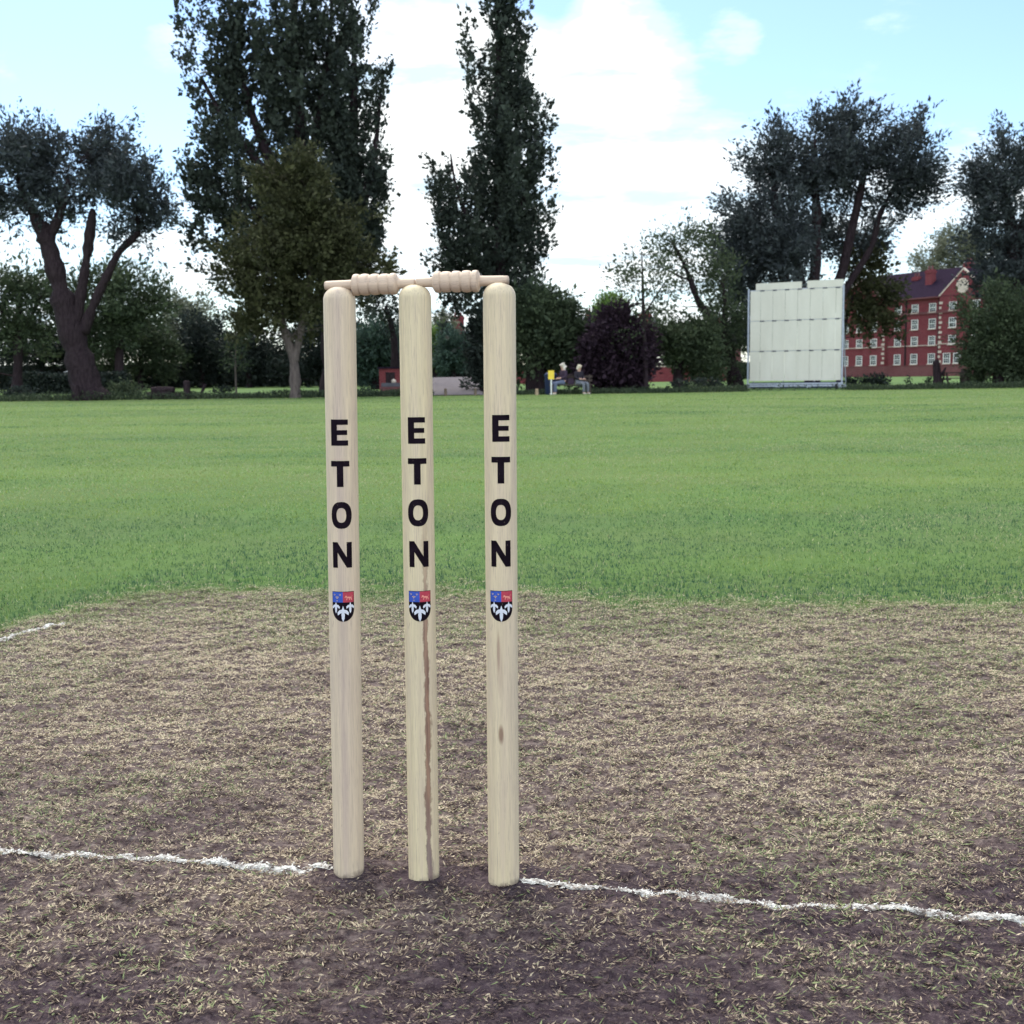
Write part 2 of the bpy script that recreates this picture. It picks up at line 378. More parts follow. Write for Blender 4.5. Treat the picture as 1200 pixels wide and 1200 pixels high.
def bail(p0, p1, label, flip):
    """p0 the long spigot's end, p1 direction"""
    d = Vector(unit(p1-p0)); e = empty('bail', tuple(p0), label, 'bail', 'bails on the wicket')
    zq = d.to_track_quat('Z', 'Y'); e.rotation_mode = 'QUATERNION'; e.rotation_quaternion = zq
    prof = bail_profile(flip); sc = 1.0
    cut0 = 5; z1 = max(z for r, z in prof)
    barrel = [(r, z) for r, z in prof if z >= .0335 and z <= z1-.0195]
    long_ = [(r, z) for r, z in prof if z <= .036]; short = [(r, z) for r, z in prof if z > z1-.0210]
    mb = MB(); mb.lathe(barrel, 40); mb.build('barrel', M['bail'], e, smooth=True)
    MB().lathe(long_[:6]+[(.0062, .037)], 28).build('long_spigot', M['bail'], e, smooth=True)
    MB().lathe([(.0060, z1-.0215)]+short, 28).build('short_spigot', M['bail'], e, smooth=True)
    return e
yw = (bases[0][1]+bases[2][1])/2
def topc(si, dz): 
    b = bases[si]; tp = P(*tops_px[si], b[1]); return b+unit(tp-b)*(.711+dz)
t0, t1, t2 = topc(0, .0010), topc(1, .0010), topc(2, .0010)
dl = unit(t1-t0); dr = unit(t1-t2)
bail(t0-dl*.0175, t1, 'turned wooden bail bridging the stump with the mauve grain and the middle stump', False)
bail(t2-dr*.0115+np.array([0, 0, .0006]), t1+np.array([0, 0, .0008]), 'turned wooden bail bridging the middle stump and the knotted stump, tipped up to the right', True)
# ---------------------------------------------------------------- ground
edge_px = [(-900, 905), (-300, 800), (0, 738), (70, 716), (140, 703), (220, 697), (300, 693), (400, 696), (600, 702), (750, 706), (900, 711), (1100, 713), (1200, 714), (1500, 722), (2100, 735)]
EP = np.array([G(*p)[:2] for p in edge_px])
def worn(x, y):
    """>0 inside the worn pitch, metres from its edge"""
    e = np.interp(x, EP[:, 0], EP[:, 1]); n = (N1(x, y, 3.2, 3)-.5)*.35+(N2(x, y, 14, 2)-.5)*.14
    return e-y+n
def stump_dist(x, y): return np.minimum.reduce([np.hypot(x-b_[0], y-b_[1]) for b_ in bases])
def mud_shade(x, y):
    return np.clip(mud_vignette(x, y)+1.0*np.exp(-(stump_dist(x, y)/.034)**2), 0, 1)  # contact darkening round each stump foot put into the soil colour
def mud_vignette(x, y):
    base = np.clip((1.66-y)/.70, 0, 1)*1.0+np.clip((x-.45)/.8, 0, 1)*np.clip((2.3-y)/1.0, 0, 1)*.35+np.clip((-x-.6)/.8, 0, 1)*np.clip((2.0-y)/1.2, 0, 1)*.2  # near ground darker: real mud, with vignette darkening put into its tone
    px_ = G(560, 890)[:2]; base = base+.55*np.exp(-(((x-px_[0]-.05*(y-px_[1]))/.06)**2+((y-px_[1])/.20)**2))
    base = base+.7*np.exp(-(((x-.02)/.22)**2+((y-bases[1][1]+.02)/.05)**2))*.5
    return np.clip(base+(N2(x, y, 4.5, 4)-.5)*1.15, 0, 1)
def relief(x, y):
    w = np.clip(worn(x, y)*6, 0, 1)
    near = np.clip((8-np.hypot(x, y))/4, 0, 1)
    r = (N3(x*.6, y*1.1, 30, 4)-.5)*.018+(N1(x*.6, y, 90, 2)-.5)*.011+(N2(x, y, 5, 2)-.5)*.012
    r = r-.006*mud_shade(x, y)*w
    sd_ = stump_dist(x, y)
    return r*near*np.clip(sd_/.05, .3, 1)+.0065*np.exp(-(sd_/.045)**2)-.0015*np.exp(-((sd_-.019)/.007)**2)+.004*np.exp(-((sd_-.045)/.012)**2)*near
def axis(lo, hi, f0, f1, step, grow=1.13):
    a = list(np.arange(f0, f1, step)); s = step; v = f1; hi_l = []
    while v < hi: hi_l.append(v); s = min(s*grow, 40); v += s
    hi_l.append(hi); s = step; v = f0; lo_l = []
    while v > lo: s = min(s*grow, 40); v -= s; lo_l.append(max(v, lo))
    return np.array(lo_l[::-1]+a+hi_l)
xs = axis(-900, 900, -2.4, 2.4, .011); ys = axis(-60, 1400, .75, 3.5, .009)
X, Y = np.meshgrid(xs, ys); Z = relief(X, Y)+ter(Y)
V = np.stack([X, Y, Z], -1).reshape(-1, 3); nx = len(xs); ny = len(ys)
i = np.arange(ny-1)[:, None]*nx+np.arange(nx-1)[None, :]
Q = np.stack([i, i+1, i+1+nx, i+nx], -1).reshape(-1, 4)
me = np_mesh('ground', V, Q, {'worn': np.clip(worn(X, Y)*3+.5, 0, 1).ravel(), 'mud_shade': mud_shade(X, Y).ravel()})
t = NT('ground_mat'); c = t.obj()
wn = t.n('ShaderNodeAttribute', attribute_name='worn').outputs['Fac']; md = t.n('ShaderNodeAttribute', attribute_name='mud_shade').outputs['Fac']
nA = t.noise(t.mapping(c, (.05, .22, 1)), 1.0, 5, .6); nB = t.noise(c, 1.3, 5, .6); nC = t.noise(t.mapping(c, (60, 110, 60)), 1.0, 5, .7); nD = t.noise(c, 260, 3, .6)
green = t.ramp(nA, [(.35, (.060, .120, .040)), (.55, (.095, .165, .045)), (.7, (.14, .20, .06))])
green = t.mix(t.ramp(nB, [(.35, .0), (.7, .5)]), green, (.10, .13, .055))
soil = t.ramp(nC, [(.36, (.040, .026, .028)), (.54, (.13, .098, .092)), (.72, (.31, .255, .22))])
soil2 = t.ramp(nC, [(.32, (.020, .013, .018)), (.55, (.060, .043, .050)), (.75, (.13, .10, .105))])
soilm = t.mix(t.ramp(md, [(.25, 0.0), (.7, 1.0)]), soil, soil2)
soilm = t.mix(t.ramp(nD, [(.55, 0.0), (.7, .4)]), soilm, (.22, .18, .15))
wmask = t.math('ADD', wn, t.math('MULTIPLY_ADD', nC, .5, -.25))
col = t.mix(t.ramp(wmask, [(.42, 0.0), (.58, 1.0)]), green, soilm)
h = t.math('ADD', nC, t.math('MULTIPLY', nD, .5))
M['ground'] = t.out(col, .95, h, .8, .006, .1)
gr = link('ground', me, M['ground'], smooth=True); tag(gr, kind='structure')
# worn-pitch litter: tufts of clipped straw pressed flat
def blademat(name, stops, transl=.15, rough=.6):
    t = NT(name); a = t.n('ShaderNodeAttribute', attribute_name='rnd').outputs['Fac']
    return t.out(t.ramp(a, stops), rough, spec=.2, transl=transl)
M['straw'] = blademat('straw', [(0, (.060, .038, .038)), (.20, (.18, .125, .10)), (.42, (.42, .34, .235)), (.72, (.64, .54, .38)), (.73, (.10, .13, .055)), (1, (.25, .29, .13))])
M['turf'] = blademat('turf_blades', [(0, (.018, .070, .042)), (.35, (.070, .150, .048)), (.78, (.25, .33, .065)), (.86, (.24, .27, .12)), (1, (.45, .42, .26))], .3)
M['paint'] = blademat('painted_straw', [(0, (.40, .39, .36)), (1, (.80, .80, .76))], .05)
def litter(n_t):
    x = RNG.uniform(-2.3, 2.3, n_t); y = .8+2.7*RNG.random(n_t)
    keep = (np.abs(x) < (.50*y+.28)) & (RNG.random(n_t) < 1.1-np.clip(mud_shade(x, y)-.15, 0, 1)*.6)
    w = worn(x, y); keep &= (w > -.06) | (RNG.random(n_t) < np.clip(.5+2*w, 0, 1)); x = x[keep]; y = y[keep]; n = len(x)
    far_ = RNG.random(n) > np.exp(-(stump_dist(x, y)/.030)**2)*1.3; x, y = x[far_], y[far_]; n = len(x)
    tint = RNG.random(n)*.35+N1(x, y, 9, 3)*.55+.32*np.clip((y-1.8)/1.0, 0, 1)-.62*mud_shade(x, y)+.10*(RNG.random(n) < .2); ang = RNG.normal(0, .55, n)+np.where(RNG.random(n) < .5, math.pi, 0)
    gpatch = np.clip((N3(x, y, 3.0, 3)-.42)*1.9, 0, 1)+np.clip((.75-worn(x, y))/.75, 0, 1)*.75
    k = 9; X = np.repeat(x, k)+RNG.normal(0, .0055, n*k); Y = np.repeat(y, k)+RNG.normal(0, .0030, n*k)
    A = np.repeat(ang, k)+RNG.normal(0, .75, n*k); el = np.abs(RNG.normal(.15, .35, n*k))
    g = RNG.random(n*k) < (np.repeat(gpatch, k)*.55+.09)*(1-.75*np.repeat(mud_shade(x, y), k))
    tv = np.where(g, .74+.26*RNG.random(n*k), np.clip(np.repeat(tint, k)*.65+.1+RNG.normal(0, .19, n*k), 0, .72))
    L = RNG.uniform(.003, .0085, n*k)*(1+.5*g); W = RNG.uniform(.0009, .0022, n*k)
    d = np.stack([np.cos(A)*np.cos(el), np.sin(A)*np.cos(el), np.sin(el)], 1)
    s = unit(np.stack([-np.sin(A), np.cos(A), RNG.normal(0, .5, n*k)], 1))
    z = relief(X, Y)+RNG.uniform(.0002, .0040, n*k)
    inline = line_dist(X, Y)
    o = np.stack([X, Y, z], 1); return o, d, s, L, W, tv, inline
lines = [[G(-500, 971), G(-200, 988), G(0, 1000), G(130, 1006), G(260, 1013), G(386, 1020.5)],
         [G(612, 1034), G(740, 1042), G(900, 1054), G(1050, 1065), G(1200, 1078), G(1500, 1103)],
         [G(-400, 862), G(-150, 795), G(0, 753), G(45, 740.5), G(78, 732)]]
LWD = [.0056, .0058, .0090]
def line_dist(x, y):
    best = np.full(len(x), 9.0)
    for pl, w in zip(lines, LWD):
        for a, b in zip(pl[:-1], pl[1:]):
            ab = (b-a)[:2]; L2 = ab@ab; tt = np.clip(((x-a[0])*ab[0]+(y-a[1])*ab[1])/L2, 0, 1)
            best = np.minimum(best, np.hypot(x-a[0]-tt*ab[0], y-a[1]-tt*ab[1])/w)
    return best+(N2(x, y, 60, 2)-.5)*.35
o, d, s, L, W, tv, ld = litter(165000)
m_ = ld > 1.05+RNG.normal(0, .12, len(ld))
V, Q = kites(o[m_], d[m_], s[m_], L[m_], W[m_]); tag(link('dry_grass', np_mesh('dry_grass', V, Q, {'rnd': np.repeat(tv[m_], 4)}), M['straw']), 'short clipped straw and thin green shoots trodden flat on the bare pitch', 'grass', kind='stuff')
n = 9000; x = RNG.uniform(-1.6, 1.6, n); y = .85+2.3*RNG.random(n)**1.4; kp = (RNG.random(n) < mud_shade(x, y)+.08) & (stump_dist(x, y) > .021) & (np.abs(x) < .5*y+.2); x = x[kp]; y = y[kp]; n = len(x)
r_ = np.clip(RNG.lognormal(-6.35, .45, n), .0008, .0055)[:, None, None]; base_ = np.array([[1, 0, 0], [-1, 0, 0], [0, 1, 0], [0, -1, 0], [0, 0, 1], [0, 0, -1]], float)
V = np.stack([x, y, relief(x, y)+r_[:, 0, 0]*.35], 1)[:, None]+base_[None]*r_*RNG.uniform(.6, 1.2, (n, 6, 1))+RNG.normal(0, .25, (n, 6, 3))*r_
tri = np.array([[0, 2, 4], [2, 1, 4], [1, 3, 4], [3, 0, 4], [2, 0, 5], [1, 2, 5], [3, 1, 5], [0, 3, 5]])
M['crumb'] = plain('soil_crumb', (.085, .064, .062), .95, .35, 40, .05)
tag(link('soil_crumbs', np_mesh('soil_crumbs', V.reshape(-1, 3), (np.arange(n)[:, None, None]*6+tri[None]).reshape(-1, 3)), M['crumb']), 'loose dark crumbs of soil on the bare pitch', 'soil', kind='stuff')
# painted creases: sprayed soil sheet plus whitened blades
t = NT('line_paint'); c = t.obj(); nz = t.noise(t.mapping(c, (120, 160, 120)), 1.0, 5, .7); n2 = t.noise(c, 14, 3)
M['line'] = t.out(t.ramp(t.math('ADD', nz, t.math('MULTIPLY_ADD', n2, .35, -.17)), [(.40, (.14, .11, .10)), (.52, (.42, .40, .37)), (.66, (.76, .76, .72))]), .85, nz, .8, .004, .1)
for li, (pl, w, nm) in enumerate(zip(lines, LWD, ('left', 'right', 'far'))):
    pts = []
    for a, b in zip(pl[:-1], pl[1:]):
        n = max(2, int(np.linalg.norm(b-a)/.006))
        for k in range(n): pts.append(a+(b-a)*k/n)
    pts.append(pl[-1]); pts = np.array(pts); tg = unit(np.gradient(pts, axis=0)); nr = np.stack([-tg[:, 1], tg[:, 0], 0*tg[:, 0]], 1)
    rows = []; cols = 6
    s_ = np.arange(len(pts))
    wl = w*(.85+.4*(N1(s_, s_*0+3+li, .6, 2)-.5)); wr = w*(.85+.4*(N2(s_, s_*0+9+li, .6, 2)-.5))
    for j in range(cols+1):
        f = j/cols; off = -wl*(1-f)+wr*f
        p = pts+nr*off[:, None]; e_ = 1-abs(2*f-1)
        p[:, 2] = relief(p[:, 0], p[:, 1])+.0004+.0028*min(1, e_*3); rows.append(p)
    V = np.stack(rows, 1).reshape(-1, 3); n = len(pts)
    i = np.arange(n-1)[:, None]*(cols+1)+np.arange(cols)[None, :]
    Q = np.stack([i, i+1, i+2+cols, i+1+cols], -1).reshape(-1, 4)
    ob = link('crease_line', np_mesh('crease_line', V, Q), M['line'], smooth=True)
    tag(ob, ['white painted bowling crease running left from the wicket', 'white painted bowling crease running right from the wicket', 'faint short white line at the left edge of the worn pitch'][li], kind='structure')
# whitened blades
wm = ld <= 1.0
xx = []; 
for pl, w in zip(lines, LWD):
    for a, b in zip(pl[:-1], pl[1:]):
        n = int(np.linalg.norm(b-a)*3800); tt = RNG.random(n)[:, None]
        q = a+(b-a)*tt; q[:, :2] += RNG.normal(0, w*.85, (n, 2)); xx.append(q)
q = np.concatenate(xx); n = len(q); q = q[line_dist(q[:, 0], q[:, 1]) < 1.25]; n = len(q); A = RNG.uniform(0, 6.28, n); el = np.abs(RNG.normal(.1, .3, n))
el *= .45; q[:, 2] = relief(q[:, 0], q[:, 1])+RNG.uniform(.0005, .003, n)
d = np.stack([np.cos(A)*np.cos(el), np.sin(A)*np.cos(el)*.8, np.sin(el)], 1); s = unit(np.stack([-np.sin(A), np.cos(A), RNG.normal(0, .4, n)], 1))
V, Q = kites(q, d, s, RNG.uniform(.003, .008, n), RNG.uniform(.0010, .0022, n))
tag(link('painted_grass', np_mesh('painted_grass', V, Q, {'rnd': np.repeat(RNG.random(n), 4)}), M['paint']), 'grass clippings whitened by the crease paint', 'grass', kind='stuff')
# turf
def turf():
    n = 800000
    # distance distribution ~ 1/d^2 density over width ~d -> log-uniform
    dd = 2.0*np.exp(RNG.random(n)*math.log(62/2.0)); x = (RNG.random(n)-.5)*(1.12*dd+1.6); y = dd
    w = worn(x, y); keep = (w < .02+np.where(RNG.random(n) < .5, np.abs(RNG.normal(0, .30, n)), RNG.normal(0, .05, n))) & (y < 53.5+ .05*x)
    near_pen = np.clip(1-(w+.35)/.4, 0, 1); x, y, dd, w = x[keep], y[keep], dd[keep], w[keep]; n = len(x)
    fr = np.clip((w+.9)/.8, 0, 1)*np.clip(-w*8, 0, 1)            # lush fringe round the worn pitch
    pat = N1(x*.35, y*1.2, .35, 4)*.9+(N2(x, y, 2.2, 3)-.5)*.8+(N3(x, y*1.5, 6, 2)-.5)*.35+.1+.25*np.clip((y-4.5)/6, 0, 1)-.42*fr+.22*(N1(x+40, y*2.2, .8, 3)-.5)
    stripe = .05*np.sin(y*1.4+.2*x)
    tv = np.clip(-.12+1.05*(pat+stripe)+RNG.normal(0, .17, n), 0, .84)
    straw = RNG.random(n) < .05+(.30+.25*np.clip(x/y, -.4, .6))*np.clip((N3(x, y*1.3, 1.1, 4)-.5)*4, 0, 1)*np.clip(y/5, .3, 1)+.35*np.exp(-np.abs(w)*9)
    tv = np.where(straw, .86+.14*RNG.random(n), tv)
    Wd = np.maximum(.0019, dd*.00052)*RNG.uniform(.7, 1.3, n); L = RNG.uniform(.007, .018, n)*(1+.35*fr)*(1+.4*np.clip(dd/25, 0, 1))
    A = RNG.uniform(0, 6.28, n); el = RNG.uniform(.15, 1.35, n)
    d = np.stack([np.cos(A)*np.cos(el), np.sin(A)*np.cos(el), np.sin(el)], 1)
    s = unit(np.stack([-np.sin(A), np.cos(A), RNG.normal(0, .3, n)], 1))
    o = np.stack([x, y, relief(x, y)+ter(y)-.002], 1)
    return kites(o, d, s, L, Wd)+(np.repeat(tv, 4),)
V, Q, tv = turf()
tag(link('outfield_grass', np_mesh('outfield_grass', V, Q, {'rnd': tv}), M['turf']), 'mown green outfield grass between the worn pitch and the boundary', 'grass', kind='stuff')
# ---------------------------------------------------------------- trees
def tree(name, label, base, D, limbs, crowns, mat, bark='bark', leaf=.17, per=60, shoot=.75, upb=.5, nar=.5, jit=.13, group=None, cat='tree', seed=0, brs=1.0, nlim=1.0, plume=None):
    """limbs: polylines of (px, py, radius m[, depth offset]); crowns: (cx, cy, rx, ry, clusters[, depth offset])"""
    rg = np.random.default_rng(seed+int(base*7)+int(D)); bz = float(ter(D)); b = P(base, 450, D); b[2] = bz
    root = empty(name, (b[0], b[1], bz), label, cat, group); m = D/F
    mb = MB(); nodes = []; nrad = []
    for li, lm in enumerate(limbs):
        lm = [(q[0], q[1], q[2]*(.62 if base == 950 else 1))+tuple(q[3:]) for q in lm]
        pts = []; rad = []
        for q in lm:
            p = P(q[0], q[1], D+(q[3] if len(q) > 3 else 0)); pts.append(p); rad.append(q[2])
        if li == 0: pts[0] = np.array([pts[0][0], pts[0][1], bz-.15])
        # resample smooth
        fine = []; fr = []
        for k in range(len(pts)-1):
            p0 = pts[max(k-1, 0)]; p1 = pts[k]; p2 = pts[k+1]; p3 = pts[min(k+2, len(pts)-1)]
            for j in range(5):
                u = j/5; fine.append(.5*((2*p1)+(-p0+p2)*u+(2*p0-5*p1+4*p2-p3)*u*u+(-p0+3*p1-3*p2+p3)*u**3)); fr.append(rad[k]*(1-u)+rad[k+1]*u)
        fine.append(pts[-1]); fr.append(rad[-1])
        fr = [r*(1+.10*rg.normal()) for r in fr]
        if li == 0: fr[0] *= 1.35; fr[1] *= 1.1
        mb.tube([f-np.array([b[0], b[1], bz]) for f in fine], fr, 9)
        st = 2 if li == 0 else 0
        for f, r in list(zip(fine, fr))[st:]: nodes.append(f); nrad.append(r)
    cl = []; cen = []
    for cdef in crowns:
        cx, cy, rx, ry, n = cdef[:5]; n = int(n*nlim); off = cdef[5] if len(cdef) > 5 else 0
        c = P(cx, cy, D+off); a = np.array([rx*m, min(rx, ry*1.2)*m*.95, ry*m])
        v = unit(rg.normal(size=(n, 3))); rr = rg.random(n)**(1/2.3)
        lump = 1+.20*np.sin(v[:, 0]*5+cx)+.16*np.sin(v[:, 2]*7+v[:, 1]*4+cy)+rg.normal(0, .07, n)
        pts = c+v*a*(rr*lump*.95)[:, None]; cc = np.repeat(c[None], n, 0)
        if plume:                                   # clusters strung along upright or outward plumes
            k, L0, mode = plume; m2 = max(1, n//k); tip = pts[:m2]; o_ = unit(tip-c)
            if mode == 'up': ax_ = unit(o_*np.array([.35, .35, .1])+np.array([0, 0, 1.0])+rg.normal(0, .13, (m2, 3))); tip = tip+ax_*rg.uniform(-.6, 1.0, m2)[:, None]
            else: ax_ = unit(o_+np.array([0, 0, .25])+rg.normal(0, .28, (m2, 3)))
            ll = L0*rg.uniform(.6, 1.25, m2)
            pts = np.concatenate([tip-ax_*(ll*(j/k))[:, None]+rg.normal(0, .10+.05*j, (m2, 3)) for j in range(k)]); cc = np.tile(c, (len(pts), 1))
        cl.append(pts); cen.append(cc)
    cl = np.concatenate(cl); cen = np.concatenate(cen)
    okz = cl[:, 2] > bz+.25; cl = cl[okz]; cen = cen[okz]
    nodes = [np.array(x) for x in nodes]; base_nodes = np.array(nodes)
    dist = np.min(np.linalg.norm(cl[:, None]-base_nodes[None], axis=2), axis=1) if len(cl) else []
    order = np.argsort(dist); NA = np.zeros((len(nodes)+len(cl)*4, 3)); NR = np.zeros(len(NA)); NA[:len(nodes)] = nodes; NR[:len(nodes)] = nrad; cnt = len(nodes)
    bdir = np.zeros_like(cl)
    for ci in order:
        c = cl[ci]; df = c-NA[:cnt]; ds = np.linalg.norm(df, axis=1)
        cost = ds+np.maximum(0, -(df[:, 2]-.3*np.linalg.norm(df[:, :2], axis=1)*upb*2))*1.2
        cost[NR[:cnt] < .004] += 5
        j = int(np.argmin(cost)); p0 = NA[j]; L = ds[j]; r0 = min(NR[j]*.72, (.012+.017*L)*brs)
        mid = (p0+c)/2+np.array([rg.normal(0, .06), rg.normal(0, .06), -.10*upb])*L
        q1 = p0*.45+mid*.55+rg.normal(0, .02, 3)*L; pts = [p0, q1, mid*.5+(q1+c)*.25, c]
        rs = [r0, r0*.8, r0*.6, r0*.35]
        if r0 > .004: mb.tube([p-np.array([b[0], b[1], bz]) for p in pts], rs, 4, cap=False)
        for p, r in zip(pts[1:], rs[1:]):
            NA[cnt] = p; NR[cnt] = r; cnt += 1
        bdir[ci] = unit(c-p0)
    mb.build('trunk', M[bark], root, smooth=True, fix=False)
    # leaves on shoots
    K = len(cl); ns = 6; m_ = max(2, per//ns)
    outw = unit(cl-cen+rg.normal(0, .2, cl.shape)); sd = unit(np.repeat(outw*.6+bdir*.7+np.array([0, 0, upb]), ns, 0)+rg.normal(0, .42, (K*ns, 3)))
    so = np.repeat(cl, ns, 0)+rg.normal(0, .16*shoot, (K*ns, 3)); sl = shoot*rg.uniform(.55, 1.25, K*ns)
    u = rg.random((K*ns, m_))
    o = so[:, None]+sd[:, None]*(sl[:, None]*(u-.15))[..., None]+rg.normal(0, jit, (K*ns, m_, 3))
    d = unit(sd[:, None]*.8+rg.normal(0, .55, (K*ns, m_, 3))); o = o.reshape(-1, 3); d = d.reshape(-1, 3)
    s = unit(np.cross(d, rg.normal(size=d.shape))); n = len(o)
    L = leaf*np.clip(rg.lognormal(-.12, .42, n), .35, 2.0); ct = rg.random(K)*.55; tv = np.clip(np.repeat(ct, ns*m_)+rg.random(n)*.5-.03, 0, 1)
    o = o-np.array([b[0], b[1], bz]); o[:, 2] = np.maximum(o[:, 2], .02)
    V, Q = kites(o, d, s, L, L*nar)
    link('crown', np_mesh('crown', V, Q, {'rnd': np.repeat(tv, 4)}), M[mat], root)
    return root
BL = 'trees along the boundary'
# A: pollarded willow, left
tree('willow_tree', 'leaning pollarded willow with three bare limbs at the left boundary', 105, 50,
     [[(107, 468, .66), (93, 420, .60), (79, 370, .50), (66, 320, .42), (56, 285, .36), (47, 262, .30)],
      [(52, 280, .28), (42, 255, .25), (30, 232, .20), (20, 205, .1)], [(52, 285, .24), (66, 262, .21), (74, 238, .16), (80, 210, .08)],
      [(88, 388, .28), (95, 345, .23), (102, 300, .20), (107, 262, .20), (109, 245, .12)],
      [(97, 390, .26), (112, 352, .19), (128, 318, .16), (140, 295, .14), (155, 280, .17), (163, 272, .09)]],
     [(30, 195, 50, 45, 170), (5, 230, 42, 50, 110), (18, 165, 28, 20, 40), (62, 185, 26, 40, 70), (112, 192, 36, 42, 150, 1), (152, 215, 34, 38, 110, -1), (172, 248, 28, 40, 90), (58, 235, 34, 30, 60), (112, 160, 22, 16, 30), (-30, 215, 30, 50, 40), (150, 268, 34, 18, 34), (108, 225, 30, 20, 40), (185, 225, 14, 28, 22)],
     'lf_willow', leaf=.18, per=50, shoot=.85, upb=.35, nar=.40, jit=.085, nlim=.80, plume=(4, 1.8, 'out'), group=BL)
# B: broad poplar
tree('poplar_tree', 'huge broad poplar towering behind the brownish maple on the left', 392, 58,
     [[(392, 466, .75), (392, 400, .66), (388, 330, .6), (375, 270, .5), (360, 200, .4), (350, 120, .28), (345, 20, .16), (343, -50, .06)],
      [(386, 320, .4), (400, 250, .33), (412, 170, .25), (415, 90, .15), (412, 20, .07)],
      [(380, 290, .38), (340, 230, .3), (305, 160, .22), (280, 80, .14), (268, 0, .07)],
      [(372, 260, .3), (320, 210, .22), (270, 150, .15), (235, 90, .08)], [(360, 220, .25), (372, 140, .2), (385, 60, .12), (390, -20, .05)],
      [(388, 300, .3), (425, 240, .2), (440, 170, .12), (446, 110, .05)], [(378, 300, .3), (320, 262, .2), (275, 230, .1)]],
     [(335, 60, 70, 110, 300), (265, 80, 42, 110, 170), (245, 160, 45, 70, 120), (300, 190, 70, 80, 230), (400, 130, 52, 110, 330), (418, 195, 40, 80, 190), (345, -30, 95, 45, 110), (395, 30, 40, 60, 90), (270, 260, 50, 50, 100), (360, 260, 75, 60, 170), (420, 270, 30, 45, 60), (232, 20, 20, 40, 30)],
     'lf_poplar', leaf=.21, per=62, shoot=.95, upb=1.5, nar=.66, jit=.10, nlim=.58, plume=(6, 4.2, 'up'), group=BL)
# C: brownish maple in front
tree('maple_tree', 'brownish green maple with a slim pale forked trunk before the broad poplar', 345, 50,
     [[(346, 466, .26), (345, 430, .21), (340, 408, .2), (328, 370, .16), (318, 330, .12), (312, 290, .06)],
      [(345, 425, .16), (352, 390, .15), (362, 330, .12), (366, 270, .08), (360, 220, .04)], [(340, 400, .12), (385, 340, .1), (410, 300, .04)]],
     [(352, 235, 60, 45, 190), (375, 275, 65, 45, 190), (330, 290, 60, 45, 140), (290, 315, 42, 50, 90), (345, 345, 70, 45, 190), (405, 320, 35, 45, 90), (300, 370, 45, 35, 70), (440, 300, 28, 22, 12), (448, 320, 22, 14, 8), (350, 205, 35, 25, 50)],
     'lf_brown', bark='bark_pale', leaf=.16, per=60, shoot=.7, upb=.15, nar=.6, jit=.11, nlim=.8, plume=(3, 1.4, 'out'), group=BL)
# D: slender poplar
tree('poplar_tree', 'slender upright poplar rising behind the right end of the wicket', 588, 60,
     [[(590, 464, .6), (590, 400, .52), (588, 330, .46), (586, 250, .36), (585, 150, .26), (584, 50, .15), (582, -60, .05)],
      [(587, 320, .22), (555, 270, .16), (535, 220, .08), (528, 180, .04)], [(587, 290, .22), (610, 240, .15), (625, 170, .07)],
      [(587, 325, .15), (550, 300, .1), (520, 290, .04)],
      [(586, 260, .14), (600, 180, .1), (612, 100, .05)]],
     [(592, 20, 32, 80, 150), (558, 40, 12, 45, 16), (590, 120, 38, 75, 190), (625, 140, 17, 65, 55), (585, 200, 50, 65, 200), (535, 225, 30, 55, 90), (615, 230, 27, 75, 120), (575, 280, 60, 45, 170), (522, 268, 20, 30, 40), (545, 308, 38, 18, 55), (600, 320, 32, 30, 60), (585, -60, 30, 40, 50)],
     'lf_poplar', leaf=.20, per=60, shoot=.95, upb=1.5, nar=.66, jit=.095, nlim=.64, plume=(6, 3.8, 'up'), group=BL)
tree('yew_tree', 'near black upright yew seen in the gap just left of the right stump', 566, 58, [[(566, 464, .2), (566, 420, .15), (564, 370, .08)]],
     [(566, 400, 16, 52, 90), (572, 440, 24, 25, 60)], 'lf_dark', leaf=.2, per=60, shoot=.6, upb=1.0, group=BL)
# E: right willow behind the sight screen
tree('willow_tree', 'wide many stemmed willow standing behind the white sight screen', 950, 66,
     [[(952, 456, 1.0), (952, 400, .85), (950, 350, .7)], [(935, 380, .5), (918, 320, .42), (912, 265, .34), (905, 215, .2), (895, 180, .08)],
      [(950, 360, .6), (956, 310, .52), (957, 255, .46), (955, 205, .3), (955, 165, .1)],
      [(965, 370, .6), (985, 325, .48), (997, 275, .42), (1006, 235, .36), (1015, 195, .2), (1025, 160, .08)],
      [(970, 372, .42), (1000, 325, .32), (1022, 288, .28), (1030, 255, .3), (1042, 230, .15), (1060, 200, .06)], [(948, 370, .4), (937, 320, .3), (930, 260, .2), (925, 210, .1)]],
     [(1015, 185, 62, 52, 210), (1065, 205, 36, 52, 120, -1), (1040, 230, 50, 32, 70), (955, 200, 60, 55, 230), (905, 200, 48, 45, 120), (885, 265, 50, 55, 210), (925, 285, 45, 50, 150, -2), (870, 330, 38, 40, 110), (985, 150, 50, 28, 90), (960, 270, 55, 38, 130, 2), (900, 300, 48, 36, 110, 2), (1015, 280, 40, 30, 70, 3), (860, 290, 26, 40, 60), (1060, 160, 30, 25, 50), (910, 165, 35, 25, 40), (890, 380, 40, 40, 90), (990, 300, 38, 32, 40, 4), (925, 340, 50, 40, 100, 3), (1085, 215, 18, 38, 25), (1020, 138, 22, 14, 15)],
     'lf_willow', leaf=.22, per=50, shoot=1.0, upb=.4, nar=.40, jit=.10, nlim=.92, plume=(4, 2.2, 'out'), group=BL)
